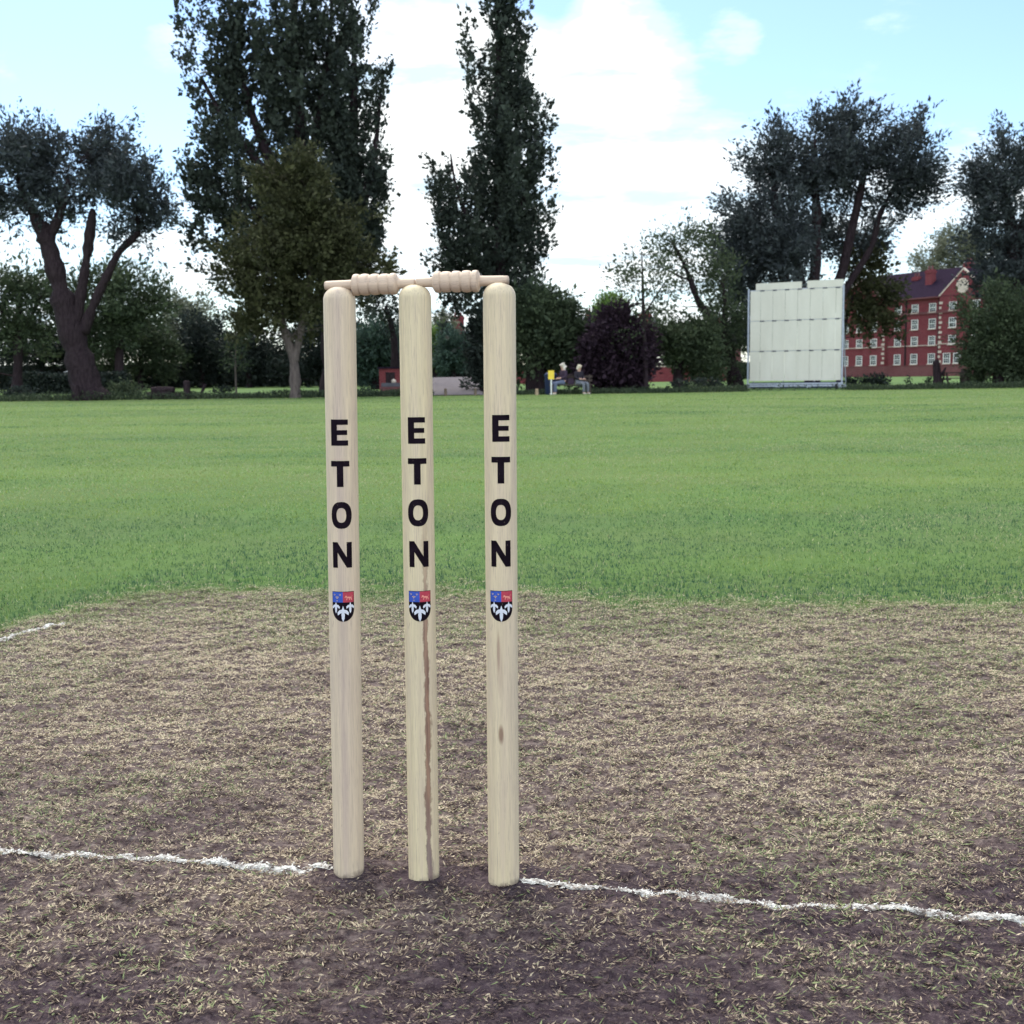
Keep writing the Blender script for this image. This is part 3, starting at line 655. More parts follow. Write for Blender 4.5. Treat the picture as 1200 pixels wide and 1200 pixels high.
# F + G right edge
tree('willow_tree', 'tall dark willow cut by the right edge of the picture', 1196, 62,
     [[(1196, 458, .7), (1194, 400, .6), (1192, 330, .5), (1190, 280, .42)], [(1191, 290, .4), (1180, 240, .28), (1172, 200, .12)], [(1192, 290, .4), (1208, 240, .28), (1215, 190, .1)]],
     [(1172, 215, 42, 52, 160), (1205, 190, 45, 42, 120), (1225, 250, 50, 60, 120), (1190, 290, 42, 45, 110), (1205, 350, 45, 40, 90), (1148, 205, 26, 36, 50), (1160, 260, 30, 40, 80), (1175, 320, 34, 36, 80)],
     'lf_willow', leaf=.20, per=50, shoot=1.0, upb=.4, nar=.40, jit=.10, nlim=.9, plume=(4, 2.0, 'out'), group=BL)
tree('sallow_tree', 'bushy grey green sallow in front of the brick hall at the right', 1170, 59,
     [[(1170, 458, .25), (1168, 420, .2), (1165, 380, .12)], [(1170, 440, .15), (1185, 400, .1), (1195, 370, .05)]],
     [(1168, 375, 34, 42, 180), (1158, 415, 30, 32, 120), (1195, 400, 32, 50, 150), (1185, 435, 36, 20, 70)],
     'lf_green', leaf=.17, per=55, shoot=.8, upb=.2, nar=.45, group=BL)
tree('hawthorn_tree', 'ragged brownish hawthorn leaning past the right edge of the sight screen', 984, 68,
     [[(984, 458, .22), (984, 420, .18), (990, 380, .14), (1000, 345, .08)]],
     [(1010, 335, 28, 30, 90), (1032, 350, 24, 26, 60), (1008, 372, 26, 22, 60), (1035, 378, 18, 16, 30), (1012, 310, 20, 15, 25)],
     'lf_brown', leaf=.2, per=50, shoot=.8, upb=.1, nar=.6, nlim=.6, group=BL)
# centre-right group
tree('yew_tree', 'broad dark green yew shading the blue bin right of the wicket', 632, 57,
     [[(632, 464, .35), (632, 430, .3), (635, 400, .2)], [(622, 462, .3), (622, 420, .24), (620, 380, .1)]],
     [(650, 385, 36, 30, 130), (622, 375, 28, 34, 110), (658, 410, 30, 25, 90), (640, 360, 30, 16, 35), (610, 410, 22, 30, 60), (655, 430, 25, 13, 35), (625, 350, 14, 10, 12)],
     'lf_green', leaf=.19, per=60, shoot=.8, upb=.1, group=BL)
tree('beech_tree', 'round copper beech with almost black purple leaves behind the seated women', 722, 55,
     [[(722, 462, .22), (722, 430, .18), (724, 400, .1)]],
     [(720, 412, 36, 36, 280), (722, 440, 38, 18, 140), (700, 425, 22, 24, 70), (742, 405, 18, 25, 60), (722, 378, 17, 13, 40)],
     'lf_copper', leaf=.18, per=60, shoot=.6, upb=.1, nar=.6, group=BL)
tree('rowan_tree', 'thin spindly tree with a straight stem and sparse leaves right of the copper beech', 755, 54,
     [[(757, 461, .13), (756, 420, .11), (754, 370, .09), (753, 325, .05), (752, 295, .02)], [(754, 370, .05), (770, 345, .03), (780, 330, .015)]],
     [(755, 310, 30, 22, 24), (745, 335, 24, 20, 20), (772, 330, 22, 24, 20), (760, 370, 14, 22, 12), (735, 320, 12, 14, 6), (742, 400, 14, 12, 10)],
     'lf_green', leaf=.13, per=34, shoot=.8, upb=.1, nar=.55, jit=.2, brs=1.2, group=BL)
tree('ash_tree', 'bent ash arching up to the left with a thin open crown', 862, 61.5,
     [[(864, 458, .42), (855, 420, .34), (846, 392, .3), (832, 372, .26), (818, 352, .16), (808, 325, .12), (797, 300, .09), (786, 282, .05)],
      [(846, 392, .2), (850, 360, .14), (846, 330, .06)], [(810, 330, .06), (785, 318, .04), (768, 310, .02)]],
     [(800, 282, 34, 18, 36), (780, 300, 28, 26, 30), (820, 312, 28, 28, 36), (842, 340, 26, 35, 75), (850, 400, 26, 40, 130), (840, 435, 22, 20, 50), (790, 345, 24, 18, 12)],
     'lf_green', leaf=.15, per=42, shoot=.85, upb=.2, nar=.5, jit=.18, brs=1.2, group=BL)
tree('hazel_tree', 'low spreading hazel with yellowish leaves on its left side', 794, 59,
     [[(795, 460, .3), (795, 435, .26), (798, 415, .2)]],
     [(800, 405, 36, 24, 150), (780, 395, 20, 20, 45), (815, 425, 26, 16, 60), (822, 392, 20, 18, 40)],
     'lf_green', leaf=.17, per=60, shoot=.7, upb=.1, group=BL)
# far left group
FG = 'trees beyond the left boundary'
tree('plane_tree', 'tall thin leaved tree at the far left behind the pollarded willow', 20, 88, [[(20, 460, .4), (22, 400, .3), (25, 330, .12)], [(22, 400, .2), (50, 345, .08)], [(22, 410, .2), (-5, 350, .08)]],
     [(25, 335, 45, 32, 80), (-10, 345, 45, 40, 70), (60, 350, 32, 35, 60), (20, 385, 65, 35, 150), (-50, 370, 50, 60, 100)], 'lf_green', leaf=.26, per=42, shoot=1.3, upb=.3, jit=.18, plume=(3, 2.2, 'out'), group=FG)
tree('plane_tree', 'wide pale crowned tree showing between the two right limbs of the willow', 145, 90, [[(140, 460, .4), (140, 400, .3), (142, 335, .12)], [(140, 400, .2), (170, 350, .08)], [(140, 405, .2), (112, 350, .08)]],
     [(140, 330, 45, 30, 90), (105, 340, 30, 36, 60), (172, 352, 34, 35, 80), (140, 375, 62, 35, 170), (110, 400, 40, 30, 80)], 'lf_green', leaf=.26, per=42, shoot=1.3, upb=.3, jit=.18, plume=(3, 2.2, 'out'), group=FG)
tree('lime_tree', 'small pale distant tree top rising above the dark hedge line left of the maple', 218, 125, [[(218, 458, .4), (218, 420, .3), (218, 380, .15)]],
     [(218, 372, 26, 22, 90), (232, 390, 22, 18, 60), (205, 395, 18, 20, 50)], 'lf_pale', leaf=.34, per=40, shoot=1.4, upb=.4, jit=.3, group=FG)
for (bx, D, cr, lb, mt) in (
    (50, 97, [(40, 415, 60, 26, 210), (80, 400, 30, 25, 70)], 'dark rounded thicket tree behind the willow trunk, at the far left', 'lf_dark'),
    (165, 95, [(165, 400, 42, 38, 220), (190, 420, 24, 24, 80), (130, 425, 30, 18, 60)], 'mid green bushy tree hanging low over the dark hedge right of the willow trunk', 'lf_green'),
    (237, 98, [(237, 402, 30, 34, 170), (240, 428, 32, 18, 90)], 'dark green tree with a domed top between the hedge and the maple', 'lf_dark'),
    (292, 96, [(290, 412, 34, 30, 170), (320, 425, 34, 26, 110), (300, 432, 40, 14, 80)], 'blackish thicket tree just left of the maple trunk', 'lf_dark'),
    (378, 94, [(375, 402, 40, 44, 260), (420, 415, 22, 38, 100), (370, 432, 44, 16, 80)], 'blackish thicket tree behind the left stump', 'lf_dark')):
    tree('thicket_tree', lb, bx, D, [[(bx, 458, .25), (bx, 430, .2), (bx+2, 405, .1)]], cr, mt, leaf=.24, per=50, shoot=.9, upb=.2, jit=.2, group=FG)
tree('sapling', 'thin young tree with whitish stem standing against the dark thicket', 277, 56, [[(277, 462, .05), (276, 430, .045), (277, 390, .02)]],
     [(275, 420, 9, 30, 16), (283, 400, 10, 15, 8)], 'lf_green', bark='bark_pale', leaf=.13, per=30, shoot=.5, upb=.6, group=BL)
# seen between the stumps
tree('alder_tree', 'blue green leafy tree between the left and middle stumps', 440, 78, [[(440, 458, .3), (440, 430, .25), (442, 400, .1)]],
     [(442, 405, 24, 30, 130), (428, 425, 20, 24, 70), (460, 415, 18, 28, 70)], 'lf_blue', leaf=.24, per=50, shoot=.9, upb=.2, group='trees seen through the wicket')
tree('cherry_tree', 'thin leaved branches against white sky above the blue green tree', 455, 70, [[(462, 458, .3), (462, 400, .2), (452, 360, .1)]],
     [(445, 352, 26, 18, 34), (458, 375, 14, 20, 16), (430, 345, 16, 22, 22)], 'lf_poplar', leaf=.2, per=40, shoot=.8, upb=.2, group='trees seen through the wicket')
tree('holm_oak', 'round dark green tree standing at the head of the gravel slope', 531, 112, [[(531, 446, .3), (531, 430, .25), (531, 410, .12)]],
     [(531, 410, 19, 23, 180), (523, 422, 13, 14, 50), (540, 422, 12, 14, 50)], 'lf_blue', leaf=.24, per=60, shoot=.8, upb=.2, group='trees seen through the wicket')
tree('maple_tree', 'bright yellow green tree peeping out left of the round dark tree', 512, 116, [[(510, 446, .3), (510, 420, .2), (511, 400, .1)]],
     [(509, 410, 16, 24, 110), (514, 395, 10, 12, 35)], 'lf_bright', leaf=.26, per=45, shoot=.8, upb=.2, group='trees seen through the wicket')
tree('lime_tree', 'pale misty tree top behind the round dark tree, high in the wicket gap', 517, 150, [[(517, 446, .3), (517, 410, .2), (517, 380, .1)]],
     [(518, 382, 12, 17, 60)], 'lf_pale', leaf=.34, per=40, shoot=1.0, upb=.3, group='trees seen through the wicket')
tree('lime_tree', 'light green tree top above the copper beech and the house roof', 713, 130, [[(713, 446, .3), (713, 400, .2), (713, 370, .1)]],
     [(713, 362, 15, 15, 70), (708, 380, 14, 14, 40)], 'lf_bright', leaf=.32, per=42, shoot=1.0, upb=.4)
tree('lime_tree', 'bare looking pale tree rising over the roof of the brick hall', 1118, 195, [[(1118, 440, .5), (1118, 380, .4), (1118, 300, .2)], [(1118, 330, .2), (1150, 295, .08)], [(1118, 330, .2), (1090, 305, .08)]],
     [(1120, 290, 34, 22, 150), (1152, 300, 26, 26, 90), (1092, 308, 20, 14, 45), (1125, 320, 45, 18, 80)], 'lf_pale', leaf=.4, per=42, shoot=1.6, upb=.5, jit=.35)
# low bushes along the edge
BG = 'low bushes along the boundary'
for (bx, D, cr, lb, mt, lf) in (
    (148, 50.5, [(148, 459, 17, 7, 60), (136, 460, 10, 7, 25)], 'bright low bush at the foot of the leaning willow', 'lf_green', .10),
    (20, 51, [(20, 463, 24, 4, 50)], 'flat dark bramble at the far left edge', 'lf_dark', .12),
    (262, 52, [(262, 461, 12, 5, 26)], 'small bush beside the whitish sapling', 'lf_dark', .12),
    (655, 54, [(668, 458, 34, 4, 60)], 'flat green bush behind the women and the bin', 'lf_green', .12),
    (755, 53.5, [(752, 458, 34, 5, 80)], 'light green bush at the foot of the spindly tree', 'lf_green', .12),
    (815, 54, [(815, 455, 30, 7, 90)], 'dark bush under the bent ash', 'lf_dark', .13),
    (1013, 60, [(1016, 450, 24, 6, 90), (1030, 448, 12, 6, 30)], 'dark bush by the right foot of the sight screen', 'lf_dark', .13),
    (1075, 62, [(1072, 450, 16, 4, 40)], 'ragged low bush in front of the far brick wall', 'lf_dark', .13)):
    tree('bush', lb, bx, D, [[(bx, 462, .03), (bx+1, 458, .02)]], cr, mt, leaf=lf, per=36, shoot=.28, upb=.4, jit=.07, cat='bush', group=BG)
# undergrowth strip
n = 60000; x = RNG.uniform(-34, 46, n); yl = 51.5+.13*np.clip(x, -30, 60)*.9
y = yl+RNG.normal(0, .55, n)+.4; hh = .08+.50*N1(x, y, .35, 3)**2.2
z = ter(y)+RNG.random(n)**1.4*hh
cut = ((x > P(868, 455, 54)[0]) & (x < P(990, 455, 54)[0]) & (RNG.random(n) < .93)) | ((x > P(506, 460, 51)[0]) & (x < P(567, 460, 51)[0])); x, y, z = x[~cut], y[~cut], z[~cut]; n = len(x)
d = unit(np.stack([RNG.normal(0, .5, n), RNG.normal(0, .5, n), RNG.uniform(.2, 1.2, n)], 1)); s = unit(np.cross(d, RNG.normal(size=(n, 3))))
V, Q = kites(np.stack([x, y, z], 1), d, s, RNG.uniform(.06, .17, n), RNG.uniform(.03, .06, n))
tag(link('undergrowth', np_mesh('undergrowth', V, Q, {'rnd': np.repeat(RNG.random(n)*.6, 4)}), M['lf_green']), 'ragged strip of nettles and long grass along the field boundary', 'undergrowth', kind='stuff')
# hedges
def hedge(label, x0, x1, D, top, th, mat, seed):
    rg = np.random.default_rng(seed); a = P(x0, 450, D); bz = float(ter(D)); w = (P(x1, 450, D)-a)[0]; hz = P((x0+x1)/2, top, D)[2]-bz
    root = empty("hedge", (a[0], D, bz), label, 'hedge', 'clipped hedges in the distance')
    n = int(w*hz*900); x = rg.random(n)*w; y = rg.uniform(-th/2, th/2, n); tz = hz*(1+.10*(N1(x+seed, y, .6, 3)-.5)*2)
    z = rg.random(n)**.8*tz; o = np.stack([x, y, z], 1); d = unit(rg.normal(size=(n, 3))); s = unit(np.cross(d, rg.normal(size=(n, 3))))
    V, Q = kites(o, d, s, rg.uniform(.15, .3, n), rg.uniform(.1, .2, n)); link('foliage', np_mesh('foliage', V, Q, {'rnd': np.repeat(rg.random(n), 4)}), M[mat], root)
hedge('long dark hedge behind the left trees', -80, 250, 101, 429, 1.4, 'lf_dark', 1)
hedge('short dark hedge left of the round dark tree in the wicket gap', 468, 560, 119, 424, .8, 'lf_dark', 4)
hedge('dark hedge beyond the long brick wall, up to the sight screen', 598, 900, 118, 427, .8, 'lf_green', 5)
hedge('low dark hedge in front of the white car', 30, 150, 73, 437.5, .8, 'lf_dark', 3)
hedge('dark hedge behind the maple and the left stump', 252, 470, 101, 428, 1.4, 'lf_dark', 2)
# ---------------------------------------------------------------- buildings
def brick(name, c1, c2, mortar, sc=1.0):
    t = NT(name); c = t.obj(); sx = t.n('ShaderNodeSeparateXYZ', {0: c}).outputs
    u = t.math('ADD', sx[0], sx[1]); v = t.n('ShaderNodeCombineXYZ', {0: u, 1: sx[2]}).outputs[0]
    b = t.n('ShaderNodeTexBrick', {'Vector': v, 'Color1': (*c1, 1), 'Color2': (*c2, 1), 'Mortar': (*mortar, 1), 'Scale': 1.0*sc, 'Mortar Size': .008, 'Brick Width': .23, 'Row Height': .075})
    nz = t.noise(c, .6, 5); col = t.mix(t.ramp(nz, [(.4, 0.0), (.7, .5)]), b.outputs[0], tuple(x*.7 for x in c1))
    return t.out(col, .9, b.outputs[1], -.3, .01, .1)
M['brick'] = brick('red_brick', (.185, .036, .046), (.135, .026, .036), (.19, .09, .09))
M['brick_dull'] = brick('dull_brick', (.15, .05, .055), (.11, .04, .045), (.15, .10, .10))
M['slate'] = plain('slate_roof', (.020, .013, .025), .95, .25, 3, .02)
M['slate_pale'] = plain('pale_slate', (.10, .10, .12), .95, .2, 3, .02)
M['stone'] = plain('pale_stone', (.50, .42, .36), .85, .15, 4)
M['wht'] = plain('white_paint', (.78, .78, .76), .5, .05, 10)
t = NT('window_glass'); M['glass'] = t.out(t.ramp(t.noise(t.obj(), .9, 2), [(.4, (.012, .015, .022)), (.6, (.04, .045, .06))]), .25, spec=.25)
def window(parent, Mx, u, z, w, h, bars=(2, 4), proud=.0, sill=True):
    """local frame: x along the facade, y towards the building, z up"""
    T = Mx @ Matrix.Translation((u, proud, z))
    g = MB().box(-w/2, w/2, -.02, .03, 0, h, T).build('window', M['glass'], parent)
    f = MB(); e = .065
    f.box(-w/2-e, -w/2, -.09, .03, -e, h+e, T).box(w/2, w/2+e, -.09, .03, -e, h+e, T).box(-w/2, w/2, -.09, .03, h, h+e, T).box(-w/2, w/2, -.09, .03, -e, 0, T)
    f.box(-w/2, w/2, -.055, -.022, h/2-.04, h/2+.04, T)
    nb = bars[0]
    for k in range(1, nb+1): xx_ = -w/2+w*k/(nb+1); f.box(xx_-.014, xx_+.014, -.045, -.022, 0, h/2-.04, T).box(xx_-.014, xx_+.014, -.045, -.022, h/2+.04, h, T)
    for k in range(1, bars[1]):
        if k*2 == bars[1]: continue
        zz = h*k/bars[1]; f.box(-w/2, w/2, -.050, -.046, zz-.013, zz+.013, T)
    f.build('window_frame', M['wht'], g)
    if sill: MB().box(-w/2-.16, w/2+.16, -.2, -.095, -.17, -.06, T).build('sill', M['stone'], g)
def chimney(parent, Mx, u, v, z0, z1, w, d, pots=3):
    c = MB().box(u-w/2, u+w/2, v-d/2, v+d/2, z0, z1, Mx).box(u-w/2-.08, u+w/2+.08, v-d/2-.08, v+d/2+.08, z1-.45, z1-.2, Mx).build('chimney', M['brick'], parent)
    p = MB()
    for k in range(pots):
        x_ = u-w/2+w*(k+.5)/pots; p.tube([Mx @ Vector((x_, v, z1-.05)), Mx @ Vector((x_, v, z1+.5))], [.16, .12], 8)
    p.build('chimney_pot', M['brick_dull'], c)
# brick hall: facade origin at px 1103 (junction with right bay)
DH = 150.0; pr_ = P(1101, 440, DH); pl_ = P(1043, 440, DH*1.048)
dirh = unit((pl_-pr_)*np.array([1, 1, 0])); LENH = float(np.linalg.norm((pl_-pr_)[:2]))
hz0 = float(ter(DH))-.1
hall = empty('brick_hall', (pr_[0], pr_[1], hz0), 'red brick four storey hall with white sash windows and steep dark roof', 'building')
# local x from left to right
t_ = -dirh; Mx = Matrix(((t_[0], -t_[1], 0, 0), (t_[1], t_[0], 0, 0), (0, 0, 1, 0), (0, 0, 0, 1)))   # x along facade, y into the building
def zof(py, px=1101, D=DH): return P(px, py, D)[2]-hz0
ze = zof(347.5); zr = zof(319, 1110, DH+4)+.6
def uof(px):
    # facade x for a pixel column
    r = ray(px, 400)[:2]; A = np.array([[r[0], -t_[0]], [r[1], -t_[1]]]); s_ = np.linalg.solve(A, pr_[:2]); return float(s_[1])
wl = 26.0; DEP = 10.0; PR = .45
uL = uof(1040); uW0 = uL-9.0; uR1 = uof(1101)+7.3
MB().box(uL, 0, 0, DEP, 0, ze, Mx).build('wall', M['brick'], hall)
# wings (gabled bays, slightly proud)
def bay(x0, x1, front, apex):
    w = x1-x0; poly = [(x0, 0), (x1, 0), (x1, ze), ((x0+x1)/2, apex), (x0, ze)]
    MB().prism(poly, DEP+.5-front, Mx @ Matrix.Translation((0, front, 0))).build('wall', M['brick'], hall)
    # roof slabs of the cross gable
    r = MB(); xm = (x0+x1)/2; ov = .25
    for (xa, za, xb, zb) in ((x0-.25, ze-.25, xm, apex), (x1+.25, ze-.25, xm, apex)):
        dx, dz = xb-xa, zb-za; l = math.hypot(dx, dz); nx_, nz_ = -dz/l*.16*(1 if xb > xa else -1), abs(dx)/l*.16
        r.prism([(xa, za+.02), (xb, zb+.02), (xb+0, zb+.2), (xa+nx_, za+nz_+.02)], DEP+.3-front-.35, Mx @ Matrix.Translation((0, front+.35, 0)))
    r.build('roof', M['slate'], hall)
    cp = MB()
    for (xa, xb) in ((x0-.1, xm), (x1+.1, xm)):
        cp.prism([(xa, ze-.1), (xb, apex+.02), (xb, apex+.24), (xa, ze+.14)], .34, Mx @ Matrix.Translation((0, front-.02, 0)))
    cp.build('coping', M['stone'], hall)
apex = zof(316, 1132, DH-3)
bay(0.02, uR1, -PR, apex); bay(uW0, uL-.02, -PR*1.2, apex)
# main roof
ri = MB(); ri.prism([(-.5, ze), (DEP+.5, ze), (DEP/2, zr)], 1, None); ri.v = []; ri.f = []
Mr = Mx @ Matrix(((0, 1, 0, 0), (1, 0, 0, 0), (0, 0, 1, 0), (0, 0, 0, 1)))
ri.prism([(-.5, ze+.003), (DEP+.5, ze+.003), (DEP/2, zr)], (uR1+4)-(uW0), Mr @ Matrix.Translation((0, uW0, 0)))
ri.build('roof', M['slate'], hall)
MB().box(uL+.02, -.02, -.62, -.5, ze-.14, ze+.05, Mx).build('gutter', M['brick_dull'], hall)
for pxc, top_, v in ((1046, 321, 3.5), (1068, 315, 2.4), (1112, 311, 2.4)):
    u_ = uof(pxc); z1_ = zof(top_, pxc, DH+3); chimney(hall, Mx, u_+.8, v, ze+.4, z1_, 1.05, .8, 2)
chimney(hall, Mx, uof(1137)+3, 7, ze+1, zof(309, 1137, DH+3)+.3, 1.1, .8, 2)
# string courses and band
sc_ = MB(); sc_.box(uL, 0, -.10, -.003, zof(404)-.06, zof(404)+.03, Mx).box(.02, uR1, -PR-.10, -PR-.003, zof(403)-.06, zof(403)+.03, Mx).box(uW0, uL-.02, -PR*1.2-.1, -PR*1.2-.003, zof(404)-.06, zof(404)+.03, Mx)
sc_.build('string_course', M['stone'], hall)
MB().box(uL, 0, -.16, -.003, zof(366)-.12, zof(366)+.22, Mx).box(.02, uR1, -PR-.16, -PR-.003, zof(366)-.12, zof(366)+.22, Mx).build('string_course', M['brick_dull'], hall)
# quoins
for (ue, fr_) in ((.05, -PR), (uL-.52, -PR*1.2)):
    q_ = MB(); k = 0; z_ = 1.0
    while z_ < ze-.5:
        wq = .5 if k % 2 else .32; a_ = ue if ue > -1 else ue+.5-wq
        MB().box(a_, a_+wq, fr_-.05, fr_-.003, z_, z_+.30, Mx).build('quoin', M['stone'], hall); z_ += .62; k += 1
for ud in (uof(1061.5), uof(1100)):
    MB().box(ud-.09, ud+.09, -.14, -.003, .2, ze-.15, Mx).build('drainpipe', M['bark'], hall)
zw = [(zof(435), 2.05), (zof(408.5+3), 1.55), (zof(390.5), 1.55), (zof(368+1), 1.25)]
rows_px = [(438, 425), (413.5, 401.5), (393.5, 381.5), (372, 362)]
rows_px = [(425.5, 413.5), (403.5, 393), (384, 372.5), (364, 354.5)]
for (yb, yt) in rows_px:
    z0_, z1_ = zof(yb), zof(yt)
    for pxc in (1051.5, 1071, 1091.5): window(hall, Mx, uof(pxc)+.1, z0_, 0.94, (z1_-z0_)*.92)
    for uu in ((1.85, 5.4) if yb < 420 else (1.1, 2.7, 4.7, 6.2)): window(hall, Mx, uu+.35, z0_, 0.94, (z1_-z0_)*.9, proud=-PR)
    for uu in (uL-1.9, uL-4.5, uL-7.1): window(hall, Mx, uu, z0_, 0.94, (z1_-z0_)*.9, proud=-PR*1.2)
# medallion
um = uR1/2; T = Mx @ Matrix.Translation((um, -PR-.003, zof(335, 1132, DH-3))) @ Matrix.Rotation(R(90), 4, 'X')
MB().lathe([(.55, 0), (.92, 0), (.95, .08), (.80, .14), (.72, .08), (.4, .09), (.1, .1), (.001, .1)][1:], 28, T).build('medallion', M['stone'], hall)
# plinth + porch door in the recess
MB().box(uL, 0, -.08, -.003, 0, .9, Mx).build('plinth', M['brick_dull'], hall)
# garden wall in front of the hall
def garden_wall(label, x0, x1, D0, D1, top, group, mat='brick_dull'):
    a = P(x0, 450, D0); b_ = P(x1, 450, D1); L_ = float(np.linalg.norm((b_-a)[:2])); zz = float(ter((D0+D1)/2))
    w_ = empty('garden_wall', (a[0], a[1], zz), label, 'wall', group, math.atan2(b_[1]-a[1], b_[0]-a[0])); hz = P((x0+x1)/2, top, (D0+D1)/2)[2]-zz
    MB().box(0, L_, -.12, .12, -.3, hz, None).build('brickwork', M[mat], w_)
    MB().box(-.05, L_+.05, -.17, .17, hz+.003, hz+.09, None).build('coping', M['stone' if mat == 'brick' else 'brick_dull'], w_)
    pi = MB()
    for k in range(int(L_/5)+1): pi.box(k*5-.02, k*5+.34, -.2, -.123, -.3, hz+.2, None)
    pi.build('pier', M[mat], w_)
garden_wall('low brick wall below the windows of the brick hall', 985, 1190, 128, 122, 429, 'garden walls beyond the field')
garden_wall('long brick wall behind the copper beech and the hazel', 598, 860, 100, 104, 430.5, 'garden walls beyond the field', 'brick')
# distant houses
def house(label, px0, px1, D, eave, ridge, chim, mat, roofm, wins):
    bz = float(ter(D)); a = P(px0, 450, D); w = (P(px1, 450, D)-a)[0]; o = empty('brick_house', (a[0], D, bz), label, 'building', 'brick houses beyond the field')
    e = P((px0+px1)/2, eave, D)[2]-bz; r = P((px0+px1)/2, ridge, D)[2]-bz
    MB().box(0, w, 0, 8, 0, e).build('wall', M[mat], o)
    rf = MB(); rf.prism([(-.4, e+.003), (8.4, e+.003), (4, r)], w+.6, Matrix(((0, 1, 0, -.3), (1, 0, 0, 0), (0, 0, 1, 0), (0, 0, 0, 1)))); rf.build('roof', M[roofm], o)
    for (cx, top, cw) in chim:
        u = (P(cx, 400, D)-a)[0]; z1 = P(cx, top, D)[2]-bz; chimney(o, Matrix.Identity(4), u, 3.2, e+.3, z1, cw, 1.0, 2)
    for (wx, yb, yt) in wins:
        u = (P(wx, 400, D)-a)[0]; z0 = P(wx, yb, D)[2]-bz; z1 = P(wx, yt, D)[2]-bz; window(o, Matrix.Identity(4), u, z0, 1.0, z1-z0, (1, 4))
    return o
house('brick house with a chimney stack seen through the wicket behind the round tree', 524, 606, 150, 400, 386, [(536, 369, 1.5), (580, 374, 1.4)], 'brick_dull', 'slate', [(553, 412, 404), (560, 434, 424), (553, 434, 424), (572, 434, 424)])
house('house with pale slate roof and one brick chimney behind the copper beech', 652, 770, 140, 398, 370, [(697, 364, 1.5), (760, 366, 1.4)], 'brick_dull', 'slate_pale', [(665, 432, 422), (683, 412, 403), (716, 432, 422), (740, 412, 403)])
house('red house half hidden between the hazel and the bent ash', 790, 868, 145, 405, 376, [(845, 370, 1.5)], 'brick_dull', 'slate', [(812, 425, 415), (830, 425, 415)])
# gravel slope behind the wicket
gx0, gx1 = P(498, 460, 53)[0], P(572, 460, 53)[0]; gn = 26; gm = 10; vs = []
prof = [(51.8, .012), (55, .10), (62, .33), (70, .60), (78, .90), (82, .93), (86, .60), (90, .32)]
yy_ = np.linspace(51.8, 90, 60); zz_ = np.interp(yy_, [p[0] for p in prof], [p[1] for p in prof])
xx_ = np.linspace(-1, 1, 22); XX, YY = np.meshgrid(xx_, yy_); cx_ = (gx0+gx1)/2*YY/53; hw = (gx1-gx0)/2*YY/53
fall = np.clip((1-np.abs(XX))*4, 0, 1); ZZ = ter(YY)-.02+(np.interp(YY, yy_, zz_)-ter(YY)+.032)*fall+.02*N1(XX*5, YY, 1.5)*fall
V = np.stack([cx_+XX*hw, YY, ZZ], -1).reshape(-1, 3); i = np.arange(59)[:, None]*22+np.arange(21)[None, :]; Q = np.stack([i, i+1, i+23, i+22], -1).reshape(-1, 4)
M['gravel'] = plain('gravel', (.125, .11, .118), .95, .25, 3.5, .1, bump=.6)
tag(link('gravel_path', np_mesh('gravel_path', V, Q), M['gravel'], smooth=True), 'pale grey gravel ramp rising beyond the boundary', kind='structure')
# brick kiosk and low wall
def on(px, D): p = P(px, 455, D); return (p[0], D, float(ter(D)))
kx = on(459, 58); kk = empty('brick_hut', kx, 'small dark red brick hut between the left and middle stumps', 'hut')
kw = .46; MB().box(-kw-.15, kw, 0, .9, 0, 1.28).build('wall', M['brick'], kk); MB().box(-kw-.23, kw+.08, -.08, .98, 1.283, 1.36).build('roof', M['slate'], kk)
MB().box(-.28, .18, -.03, -.003, .05, 1.1).build('door', M['bark'], kk)
lx = on(458, 53); lw_ = empty('low_wall', lx, 'low brick plinth with a grey stone top in front of the small hut', 'wall')
MB().box(-.48, .62, 0, .5, -.05, .42).build('brickwork', M['brick_dull'], lw_); MB().box(-.44, .6, .04, .46, .423, .60, None).build('stone_top', M['slate_pale'], lw_, bevel=.02)
MB().lathe([(.001, .60), (.10, .603), (.12, .66), (.07, .76), (.001, .78)][1:], 10, Matrix.Translation((.12, .2, 0))).build('stone_ball', M['stone'], lw_, smooth=True)
# ---------------------------------------------------------------- posts
M['wood_post'] = barkmat('weathered_post', (.09, .065, .055), (.22, .17, .13)); M['wood_fresh'] = barkmat('fresh_post', (.30, .22, .15), (.46, .35, .25))
def post(px, D, top, r, label, mat='wood_post', lean=0):
    x, y, z = on(px, D); h_ = P(px, top, D)[2]-z; e = MB()
    e.tube([(0, 0, -.1), (lean*.5, 0, h_*.5), (lean, 0, h_-.03), (lean, 0, h_)], [r*1.05, r, r*.95, r*.6], 9)
    o = e.build('wooden_post', M[mat], None, smooth=False); o.location = (x, y, z); tag(o, label, 'post', 'wooden posts along the boundary'); return o
post(89, 49.0, 451, .16, 'stubby dark post against the foot of the leaning willow', 'bark')
post(219, 50, 446, .15, 'thick dark post standing alone right of the low log', 'bark')
post(233, 50.5, 450, .07, 'thin stake leaning to the right beside the thick dark post', 'bark', lean=.28)
post(522, 50.6, 455, .065, 'short post at the left of the gravel slope, in the wicket gap')
post(557, 50.6, 455, .065, 'short post at the right of the gravel slope, in the wicket gap')
post(629, 50, 455.5, .075, 'pale short post left of the blue bin', 'wood_fresh')
lg = empty('log_pile', on(190, 50), 'low dark heap of logs lying between the willow and the thick post', 'logs')
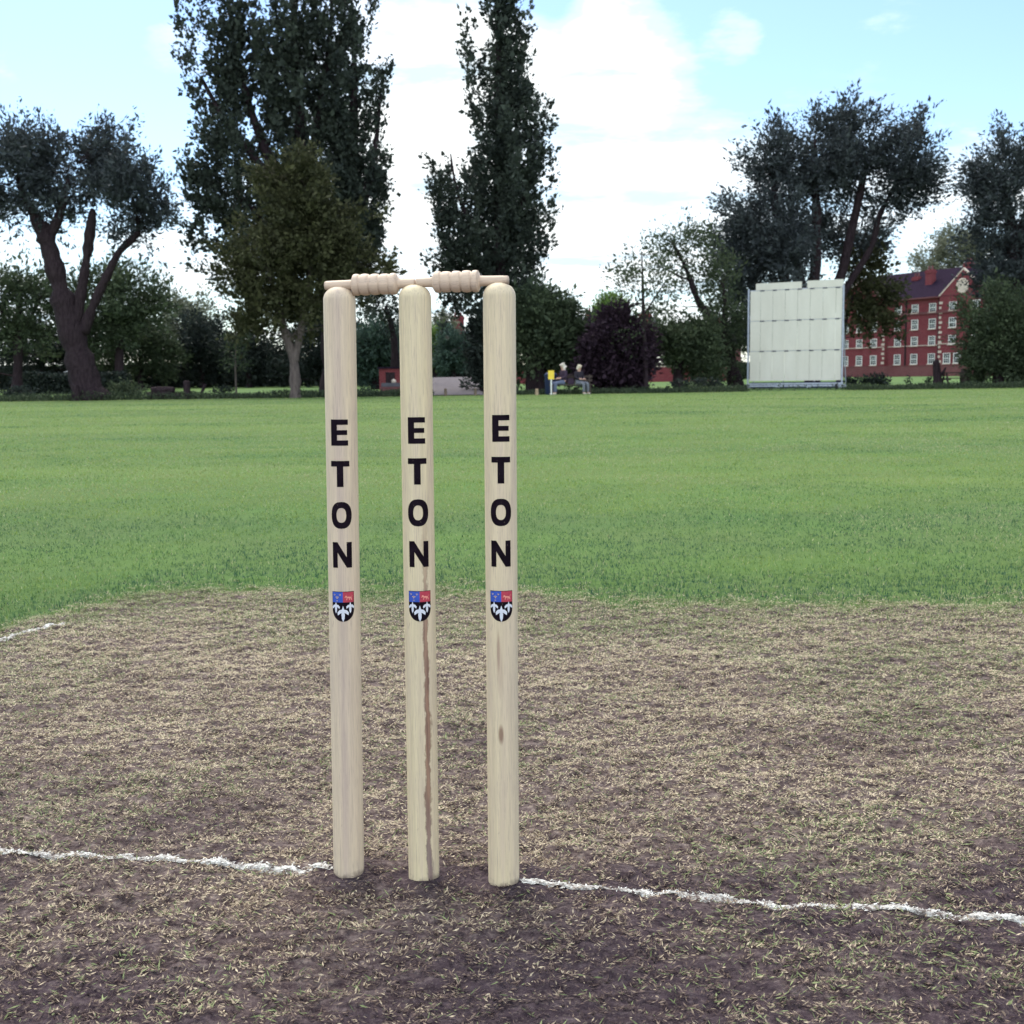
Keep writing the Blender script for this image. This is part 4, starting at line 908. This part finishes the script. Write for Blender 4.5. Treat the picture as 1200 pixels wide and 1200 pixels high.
for (x_, z_, r_, a_) in ((-.3, .16, .17, .2), (.1, .18, .18, -.15), (.42, .14, .15, .1), (-.1, .40, .15, .1), (.18, .42, .13, -.2)):
    MB().tube([(x_-.35, -.3*a_, z_), (x_, 0, z_+.02), (x_+.35, .3*a_, z_)], [r_*.95, r_, r_*.9], 9).build('log', M['bark'], lg)
# bin and sign
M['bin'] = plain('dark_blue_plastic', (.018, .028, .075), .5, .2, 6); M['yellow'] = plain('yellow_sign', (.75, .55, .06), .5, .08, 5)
bn = empty('litter_bin', on(645.5, 50.8), 'dark blue litter bin behind the yellow sign', 'bin')
MB().lathe([(.22, 0), (.25, .04), (.27, .78), (.28, .82)], 18).build('body', M['bin'], bn, smooth=True); MB().lathe([(.29, .823), (.29, .88), (.2, .96), (.05, .99)], 18).build('lid', M['bin'], bn, smooth=True)
sg = empty('notice_sign', on(646, 50.2), 'small yellow notice plate on a thin white post', 'sign')
MB().tube([(0, 0, -.1), (0, 0, .66)], .03, 8).build('post', M['wht'], sg); MB().box(-.13, .13, -.025, .0, .663, 1.05).build('plate', M['yellow'], sg, bevel=.005)
MB().box(-.06, .06, -.031, -.0255, .72, .96).build('notice_text', M['bark'], sg) if False else None
# bench with two women
M['benchw'] = plain('bench_wood', (.06, .045, .04), .8, .25, 8)
bx_, by_, bz_ = on(669, 50.5)
bench = empty('park_bench', (bx_, by_, bz_), 'dark wooden bench the two women sit on', 'bench')
MB().box(-.95, .95, -.22, -.08, .40, .44).box(-.95, .95, -.06, .08, .40, .44).box(-.95, .95, .10, .24, .40, .44).build('seat', M['benchw'], bench)
MB().box(-.95, .95, .28, .31, .56, .66).box(-.95, .95, .28, .31, .72, .82).build('backrest', M['benchw'], bench)
for sx_ in (-.85, .80):
    MB().box(sx_, sx_+.06, -.20, -.14, 0, .397).box(sx_, sx_+.06, .24, .279, 0, .86).box(sx_, sx_+.06, -.14, .24, .34, .397).build('leg', M['benchw'], bench)
def skin(name, V_, E_, Rr, mat, parent, sub=2):
    me = bpy.data.meshes.new(name+'_sk'); me.from_pydata(V_, E_, []); o = bpy.data.objects.new(name+'_sk', me); COL.objects.link(o)
    sk = o.modifiers.new('s', 'SKIN'); sk.use_smooth_shade = True
    if not me.skin_vertices: me.skin_vertices.new()
    for k, r in enumerate(Rr): me.skin_vertices[0].data[k].radius = (r, r) if not isinstance(r, tuple) else r
    me.skin_vertices[0].data[0].use_root = True
    sb = o.modifiers.new('u', 'SUBSURF'); sb.levels = sub; sb.render_levels = sub
    bpy.context.view_layer.update(); dg = bpy.context.evaluated_depsgraph_get(); ev = o.evaluated_get(dg)
    nm = bpy.data.meshes.new_from_object(ev); bpy.data.objects.remove(o); nm.materials.clear()
    return link(name, nm, mat, parent, smooth=True)
M['skin'] = plain('skin', (.48, .30, .24), .55, .06, 10); M['hair_w'] = plain('white_hair', (.62, .56, .50), .7, .12, 60); M['hair_b'] = plain('blond_hair', (.66, .58, .47), .7, .12, 60)
M['jack1'] = plain('plum_jacket', (.040, .024, .045), .85, .2, 20); M['jack2'] = plain('black_jacket', (.02, .016, .026), .85, .2, 20)
M['jeans'] = plain('blue_jeans', (.10, .12, .19), .85, .2, 20); M['slack'] = plain('grey_trousers', (.13, .14, .17), .85, .2, 20); M['shoe'] = plain('pale_shoe', (.55, .5, .42), .6, .1, 20)
def person(loc, rz, label, jack, legs_, hair, longhair, scale=1.0):
    p = empty('person', loc, label, 'person', None, rz); p.scale = (scale,)*3
    # seated, facing -y; seat height .44
    jt = {'pel': (0, .05, .53), 'wa': (0, .07, .70), 'ch': (0, .05, .92), 'nk': (0, .02, 1.08), 'hb': (0, -.01, 1.17), 'ht': (0, -.01, 1.28)}
    V_ = [jt['pel'], jt['wa'], jt['ch'], jt['nk'], jt['hb'], jt['ht']]; E_ = [(0, 1), (1, 2), (2, 3), (3, 4), (4, 5)]; Rr = [.13, .115, .13, .048, .085, .075]
    def chain(a, pts, rs):
        prev = a
        for q, r in zip(pts, rs): V_.append(q); Rr.append(r); E_.append((prev, len(V_)-1)); prev = len(V_)-1
    for sx_ in (-1, 1):
        chain(0, [(sx_*.10, -.05, .52), (sx_*.12, -.42, .50), (sx_*.12, -.44, .25), (sx_*.12, -.42, .08), (sx_*.12, -.56, .04)], [.088, .066, .055, .042, .035])
        chain(2, [(sx_*.18, .04, 1.0), (sx_*.23, .0, .76), (sx_*.10, -.22, .70), (sx_*.07, -.29, .69)], [.058, .045, .034, .028])
    skin('body', V_, E_, Rr, M['skin'], p, 2)
    # face details
    f = MB()
    for sx_ in (-.032, .032): f.lathe([(.001, -.008), (.010, -.003), (.010, .003), (.001, .008)], 8, Matrix.Translation((sx_, -.088, 1.215)))
    f.build('eye', M['jack2'], p)
    MB().tube([(0, -.085, 1.21), (0, -.112, 1.185), (0, -.085, 1.178)], [.008, .013, .008], 6).build('nose', M['skin'], p, smooth=True)
    # fingers
    for sx_ in (-1, 1):
        h_ = MB()
        for k in range(4): h_.tube([(sx_*.07+(k-1.5)*.017, -.30, .692), (sx_*.07+(k-1.5)*.019, -.335-.006*(1.5-abs(k-1.5)), .688), (sx_*.07+(k-1.5)*.019, -.355, .668)], [.009, .008, .006], 6)
        h_.tube([(sx_*.07-sx_*.03, -.28, .70), (sx_*.07-sx_*.05, -.31, .70), (sx_*.07-sx_*.05, -.33, .69)], [.010, .009, .007], 6)
        h_.build('fingers', M['skin'], p, smooth=True)
    Vj = [(0, .05, .50), (0, .07, .70), (0, .05, .92), (0, .03, 1.05)]; Ej = [(0, 1), (1, 2), (2, 3)]; Rj = [.165, .14, .155, .075]
    for sx_ in (-1, 1):
        prev = 2
        for q, r in zip([(sx_*.19, .04, 1.0), (sx_*.235, .0, .76), (sx_*.12, -.18, .705)], [.078, .064, .05]):
            Vj.append(q); Rj.append(r); Ej.append((prev, len(Vj)-1)); prev = len(Vj)-1
    skin('jacket', Vj, Ej, Rj, jack, p, 2)
    Vt = [(0, .06, .53)]; Et = []; Rt = [.14]
    for sx_ in (-1, 1):
        prev = 0
        for q, r in zip([(sx_*.10, -.05, .52), (sx_*.12, -.42, .505), (sx_*.12, -.445, .28), (sx_*.12, -.43, .09)], [.105, .082, .070, .062]):
            Vt.append(q); Rt.append(r); Et.append((prev, len(Vt)-1)); prev = len(Vt)-1
    skin('trousers', Vt, Et, Rt, legs_, p, 2)
    for sx_ in (-1, 1):
        skin('shoe', [(sx_*.12, -.40, .05), (sx_*.12, -.50, .045), (sx_*.12, -.60, .035)], [(0, 1), (1, 2)], [.05, .045, .032], M['shoe'], p, 1)
    Vh = [(0, .02, 1.24), (0, -.015, 1.30), (0, .055, 1.19)]; Eh = [(0, 1), (0, 2)]; Rh = [.102, .075, .085]
    if longhair: Vh += [(0, .085, 1.05), (0, .12, .90)]; Eh += [(2, 3), (3, 4)]; Rh += [.07, .035]
    else: Vh += [(.05, .05, 1.13), (-.05, .05, 1.13)]; Eh += [(2, 3), (2, 4)]; Rh += [.06, .06]
    skin('hair', Vh, Eh, Rh, hair, p, 2)
    return p
x1_, y1_, z1_ = on(659.5, 50.5)
person((x1_, y1_-.02, z1_), R(-62), 'woman with long white hair and plum jacket seated beside the yellow sign, facing left', M['jack1'], M['jeans'], M['hair_w'], True)
x2_, y2_, z2_ = on(679, 50.5)
person((x2_, y2_-.02, z2_), R(38), 'woman with short blond hair and black jacket at the right end of the bench', M['jack2'], M['slack'], M['hair_b'], False, .95)
hb = empty('shoulder_bag', (on(669, 50.5)[0], 50.5, z2_+.442), 'dark bag on the bench between the two women', 'bag')
MB().box(-.15, .15, -.08, .08, 0, .26).build('body', M['jack1'], hb, bevel=.03); MB().tube([(-.11, 0, .25), (-.08, 0, .42), (.08, 0, .42), (.11, 0, .25)], .012, 6).build('strap', M['benchw'], hb)
# ---------------------------------------------------------------- sight screen
M['screen'] = None
t = NT('screen_paint'); c = t.obj(); nz = t.noise(t.mapping(c, (1.5, 1, .35)), 1.0, 5, .6); n2 = t.noise(c, 9, 4)
M['screen'] = t.out(t.mix(t.ramp(n2, [(.5, 0.0), (.75, .18)]), t.ramp(nz, [(.3, (.60, .575, .51)), (.7, (.68, .655, .59))]), (.42, .44, .42)), .6, n2, .1, .01)
M['metal_blue'] = plain('galvanised_frame', (.38, .41, .50), .45, .12, 4, .5, .3); M['tyre'] = plain('black_rubber', (.02, .02, .022), .85, .2, 10)
DS = 58.5; aL = P(875.5, 456, DS+1.2); aR = P(988, 453, DS-1.0)
zg = 0.03; aL[2] = aR[2] = zg; Ls = float(np.linalg.norm((aR-aL)[:2])); sa = math.atan2(aR[1]-aL[1], aR[0]-aL[0])
ss = empty('sight_screen', tuple(aL), 'tall white boarded cricket sight screen with pale metal frame near the boundary', 'sight screen', rz=sa)
Hs = P(932, 330, DS)[2]-zg; z0 = .42; zt = P(932, 338.5, DS)[2]-zg; rows = [z0, z0+(zt-z0)/3, z0+2*(zt-z0)/3, zt]
nb = 7.35; bw = (Ls-.24)/nb; x0_ = .12
for r_ in range(3):
    k = 0; x_ = x0_-.0
    edges = [x0_]+[x0_+bw*(.85+k) for k in range(7)]+[Ls-.12]
    for a_, b_ in zip(edges[:-1], edges[1:]):
        off = RNG.uniform(0, .012); MB().box(a_+.006, b_-.006, off, off+.03, rows[r_]+.015, rows[r_+1]-.015).build('board', M['screen'], ss)
    for e_ in edges[1:-1]:
        MB().box(e_-.02, e_+.20, -.035, -.003, rows[r_+1]-.045, rows[r_+1]+.02).build('slot', M['metal_blue'], ss) if False else MB().box(e_-.02, e_+.20, -.012, -.003, rows[r_+1]-.04, rows[r_+1]+.012).build('slot', M['bin'], ss)
    MB().box(x0_, Ls-.12, .045, .08, rows[r_+1]-.03, rows[r_+1]+.03).build('rail', M['metal_blue'], ss)
for (a_, b_, h_) in ((.40, Ls*.562, Hs), (Ls*.62, Ls-.08, Hs+.02)):
    MB().box(a_, b_, .002, .03, zt+.016, h_).build('top_board', M['screen'], ss)
MB().box(.1, Ls-.1, .16, .19, .06, .36).build('shade_board', M['bin'], ss)  # dark board set back, added as the shadow band below the boards
for x_ in (0, Ls-.10):
    MB().box(x_, x_+.07, -.03, .04, .12, zt+.1).build('side_post', M['metal_blue'], ss)
MB().box(0, Ls, -.05, -.01, .24, .32).box(0, Ls, .6, .65, .16, .24).box(0, Ls, -.6, -.55, .14, .22).build('bottom_rail', M['metal_blue'], ss)
for x_ in (.05, Ls*.33, Ls*.66, Ls-.1):
    MB().box(x_, x_+.06, -.7, 1.1, .08, .14).build('foot', M['metal_blue'], ss)
    MB().tube([(x_+.03, .06, zt*.75), (x_+.03, 1.0, .14)], .03, 6).build('brace', M['metal_blue'], ss)
for x_ in (.12, Ls-.2):
    for y_ in (-.62, .95):
        wv = MB().lathe([(.05, 0), (.13, .0), (.15, .03), (.15, .07), (.13, .10), (.05, .10)], 16, Matrix.Translation((x_-.05, y_, .13)) @ Matrix.Rotation(R(90), 4, 'Y')).build('wheel', M['tyre'], ss, smooth=False)
# ---------------------------------------------------------------- right side furniture
def tall_stump():
    e = empty('tree_stump', on(1098, 60), 'dark broken tree trunk standing in front of the brick hall', 'tree stump')
    MB().tube([(0, 0, -.1), (.02, 0, .35), (-.04, 0, .9), (-.08, 0, 1.25), (-.05, 0, 1.42)], [.30, .22, .19, .17, .09], 10).build('trunk', M['bark'], e)
    MB().tube([(.05, 0, .5), (.3, 0, .75), (.42, 0, 1.0)], [.12, .08, .04], 8).build('branch', M['bark'], e)
tall_stump()
pt = empty('picnic_table', on(1120, 60.5), 'dark picnic table between the broken trunk and the two barrels', 'table')
MB().box(-.75, .75, -.36, .36, .70, .75).build('table_top', M['benchw'], pt)
for y_ in (-.78, .55): MB().box(-.75, .75, y_, y_+.24, .42, .46).build('seat', M['benchw'], pt)
for x_ in (-.6, .52): MB().box(x_, x_+.07, -.72, .72, .345, .415).add([(x_, -.2, .69), (x_+.07, -.2, .69), (x_+.07, -.55, 0), (x_, -.55, 0), (x_, -.12, .69), (x_+.07, -.12, .69), (x_+.07, -.45, 0), (x_, -.45, 0)], [(0,1,2,3), (4,5,6,7), (0,1,5,4), (3,2,6,7), (0,3,7,4), (1,2,6,5)]).add([(x_, .2, .69), (x_+.07, .2, .69), (x_+.07, .55, 0), (x_, .55, 0), (x_, .12, .69), (x_+.07, .12, .69), (x_+.07, .45, 0), (x_, .45, 0)], [(0,1,2,3), (4,5,6,7), (0,1,5,4), (3,2,6,7), (0,3,7,4), (1,2,6,5)]).build('leg', M['benchw'], pt)
for px_, lb in ((1131, 'dark barrel next to the picnic table'), (1146, 'dark barrel nearest the grey green sallow')):
    e = empty('barrel', on(px_, 60), lb, 'barrel', 'dark barrels by the sallow')
    MB().lathe([(.22, 0), (.27, .25), (.285, .45), (.27, .65), (.22, .88), (.19, .885), (.19, .86)], 16).build('body', M['benchw'], e, smooth=False)
    MB().lathe([(.262, .19), (.272, .19), (.278, .25), (.272, .255)], 16).build('hoop', M['slate'], e)
# ---------------------------------------------------------------- cars
M['carw'] = plain('white_car_paint', (.78, .79, .80), .25, .03, 3, .5); M['carg'] = plain('car_glass', (.03, .035, .045), .08, .1, 2, .8)
def car(px, D, zoff, rz, label):
    x, y, z = on(px, D); e = empty('parked_car', (x, y, z+zoff), label, 'car', 'parked white cars', rz)
    side = [(-2.1, .30), (-2.12, .62), (-1.95, .86), (-1.05, .96), (-.95, .97), (1.25, .98), (1.95, .92), (2.08, .7), (2.08, .32), (1.75, .25), (-1.7, .25)]
    b_ = MB().prism(side, 1.66, Matrix.Translation((0, -.83, 0))).build('body', M['carw'], e, bevel=.05)
    top = [(-1.0, .972), (-.45, 1.40), (-.2, 1.44), (.95, 1.44), (1.2, 1.38), (1.7, .972)]
    MB().prism([(x_*.97+.01, z_ if z_ < 1 else z_-.03) for x_, z_ in top], 1.46, Matrix.Translation((0, -.73, 0))).build('window', M['carg'], e)
    MB().prism([(-.5, 1.372), (-.2, 1.45), (.95, 1.45), (1.26, 1.362)], 1.36, Matrix.Translation((0, -.68, 0))).build('roof', M['carw'], e, bevel=.02)
    for x_ in (-1.35, 1.3):
        for y_ in (-.87, .67):
            w_ = MB().lathe([(.20, 0), (.30, 0), (.32, .03), (.32, .17), (.30, .20), (.20, .20)], 18, Matrix.Translation((x_, y_+.2, .32)) @ Matrix.Rotation(R(90), 4, 'X')).build('wheel', M['tyre'], e)
            MB().lathe([(.03, -.006), (.19, -.006), (.19, .204), (.03, .204)], 14, Matrix.Translation((x_, y_+.2, .32)) @ Matrix.Rotation(R(90), 4, 'X')).build('rim', M['metal_blue'], w_)
    for y_ in (-.72, .50): MB().box(-2.135, -2.10, y_, y_+.22, .60, .74).build('headlight', M['metal_blue'], e, bevel=.01)
    return e
car(88, 76, .0, R(4), 'white car parked behind the leaning willow trunk')
car(497, 100, -.42, R(176), 'white car behind the crest of the gravel slope, mostly hidden by the middle stump')
# ---------------------------------------------------------------- world and light
w = bpy.data.worlds.new('World'); S.world = w; w.use_nodes = True; w.node_tree.nodes.clear()
t = NT('', world=w.node_tree)
SEL, SAZ = 56, -22            # sun ahead of the camera, a little to the left (azimuth from +Y towards +X)
sky = t.n('ShaderNodeTexSky', sky_type='NISHITA', sun_disc=False, sun_elevation=R(SEL), sun_rotation=R(SAZ), air_density=1.0, dust_density=.6, ozone_density=1.6)
gen = t.n('ShaderNodeTexCoord').outputs['Generated']; sp = t.n('ShaderNodeSeparateXYZ', {0: gen}).outputs
zz = t.math('ADD', t.math('MAXIMUM', sp[2], 0.0), .16)
pv = t.n('ShaderNodeCombineXYZ', {0: t.math('DIVIDE', sp[0], zz), 1: t.math('DIVIDE', sp[1], zz), 2: 3.3}).outputs[0]
n1 = t.noise(pv, 1.3, 9, .6); n2 = t.noise(pv, 4.0, 7, .62)
acc = t.math('ADD', n1, t.math('MULTIPLY_ADD', n2, .52, -.26))
acc = t.math('ADD', acc, t.n('ShaderNodeMapRange', {0: sp[1], 1: .25, 2: -.3, 3: 0.0, 4: .17}).outputs[0])
def blob(px, py, deg, wt, acc):
    dv = unit(ray(px, py)); dt = t.n('ShaderNodeVectorMath', {0: gen, 1: tuple(dv)}, operation='DOT_PRODUCT').outputs['Value']
    mr = t.n('ShaderNodeMapRange', {0: dt, 1: math.cos(R(deg)), 2: 1.0, 3: 0.0, 4: wt}, interpolation_type='SMOOTHSTEP').outputs[0]
    return t.math('ADD', acc, mr)
for bl in ((480, 110, 8, .28), (520, 250, 9, .17), (730, 250, 9, .13), (710, 50, 5.5, .20), (1060, 260, 8, .22), (780, 310, 8, .12), (680, 120, 4, .10), (205, 60, 2.6, .34), (215, 290, 5, .16), (20, 310, 6, .18), (130, 105, 2, .22), (5, 60, 2.2, .22), (350, 30, 5, .12), (560, 60, 4, .16), (860, 40, 1.8, .18), (860, 200, 4, .14),
           (90, 70, 9, -.20), (1000, 30, 12, -.15), (60, 190, 6, -.12), (820, 110, 4, -.07), (1150, 120, 5, -.12), (640, 20, 2.2, -.2), (650, 210, 3, -.14), (225, 240, 3, -.12), (830, 240, 3, -.06), (760, 200, 2, -.1)):
    acc = blob(*bl, acc)
mask = t.ramp(acc, [(.46, 0.0), (.58, .30), (.68, .72), (.84, 1.0)], 'EASE')
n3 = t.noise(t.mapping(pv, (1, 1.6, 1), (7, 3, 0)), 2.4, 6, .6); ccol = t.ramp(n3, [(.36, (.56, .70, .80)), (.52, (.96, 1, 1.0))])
cs = t.n('ShaderNodeVectorMath', {0: ccol, 3: t.n('ShaderNodeMapRange', {0: sp[1], 1: .15, 2: -.5, 3: 5.4, 4: 11.0}).outputs[0]}, operation='SCALE').outputs[0]   # unseen clouds behind the camera brightened to light the stump fronts
skc = t.mix(1.0, sky.outputs[0], (.68, .74, .79), 'MULTIPLY')
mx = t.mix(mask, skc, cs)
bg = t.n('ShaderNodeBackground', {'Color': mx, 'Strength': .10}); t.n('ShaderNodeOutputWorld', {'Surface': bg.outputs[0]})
sl = bpy.data.lights.new('sun', 'SUN'); sl.energy = 1.7; sl.angle = R(38); sl.color = (1, .92, .78)
so = bpy.data.objects.new('sun', sl); COL.objects.link(so)
sv = Vector((math.sin(R(SAZ))*math.cos(R(SEL)), math.cos(R(SAZ))*math.cos(R(SEL)), math.sin(R(SEL)))); so.rotation_euler = sv.to_track_quat('Z', 'Y').to_euler()
S.view_settings.view_transform = 'Standard'; S.view_settings.look = 'None'; S.view_settings.exposure = 1.52; S.view_settings.gamma = 1
S.render.engine = 'CYCLES'
print('H', H, 'stump dist', bases[1], 'len', LENH, 'polys', sum(len(m.polygons) for m in bpy.data.meshes))
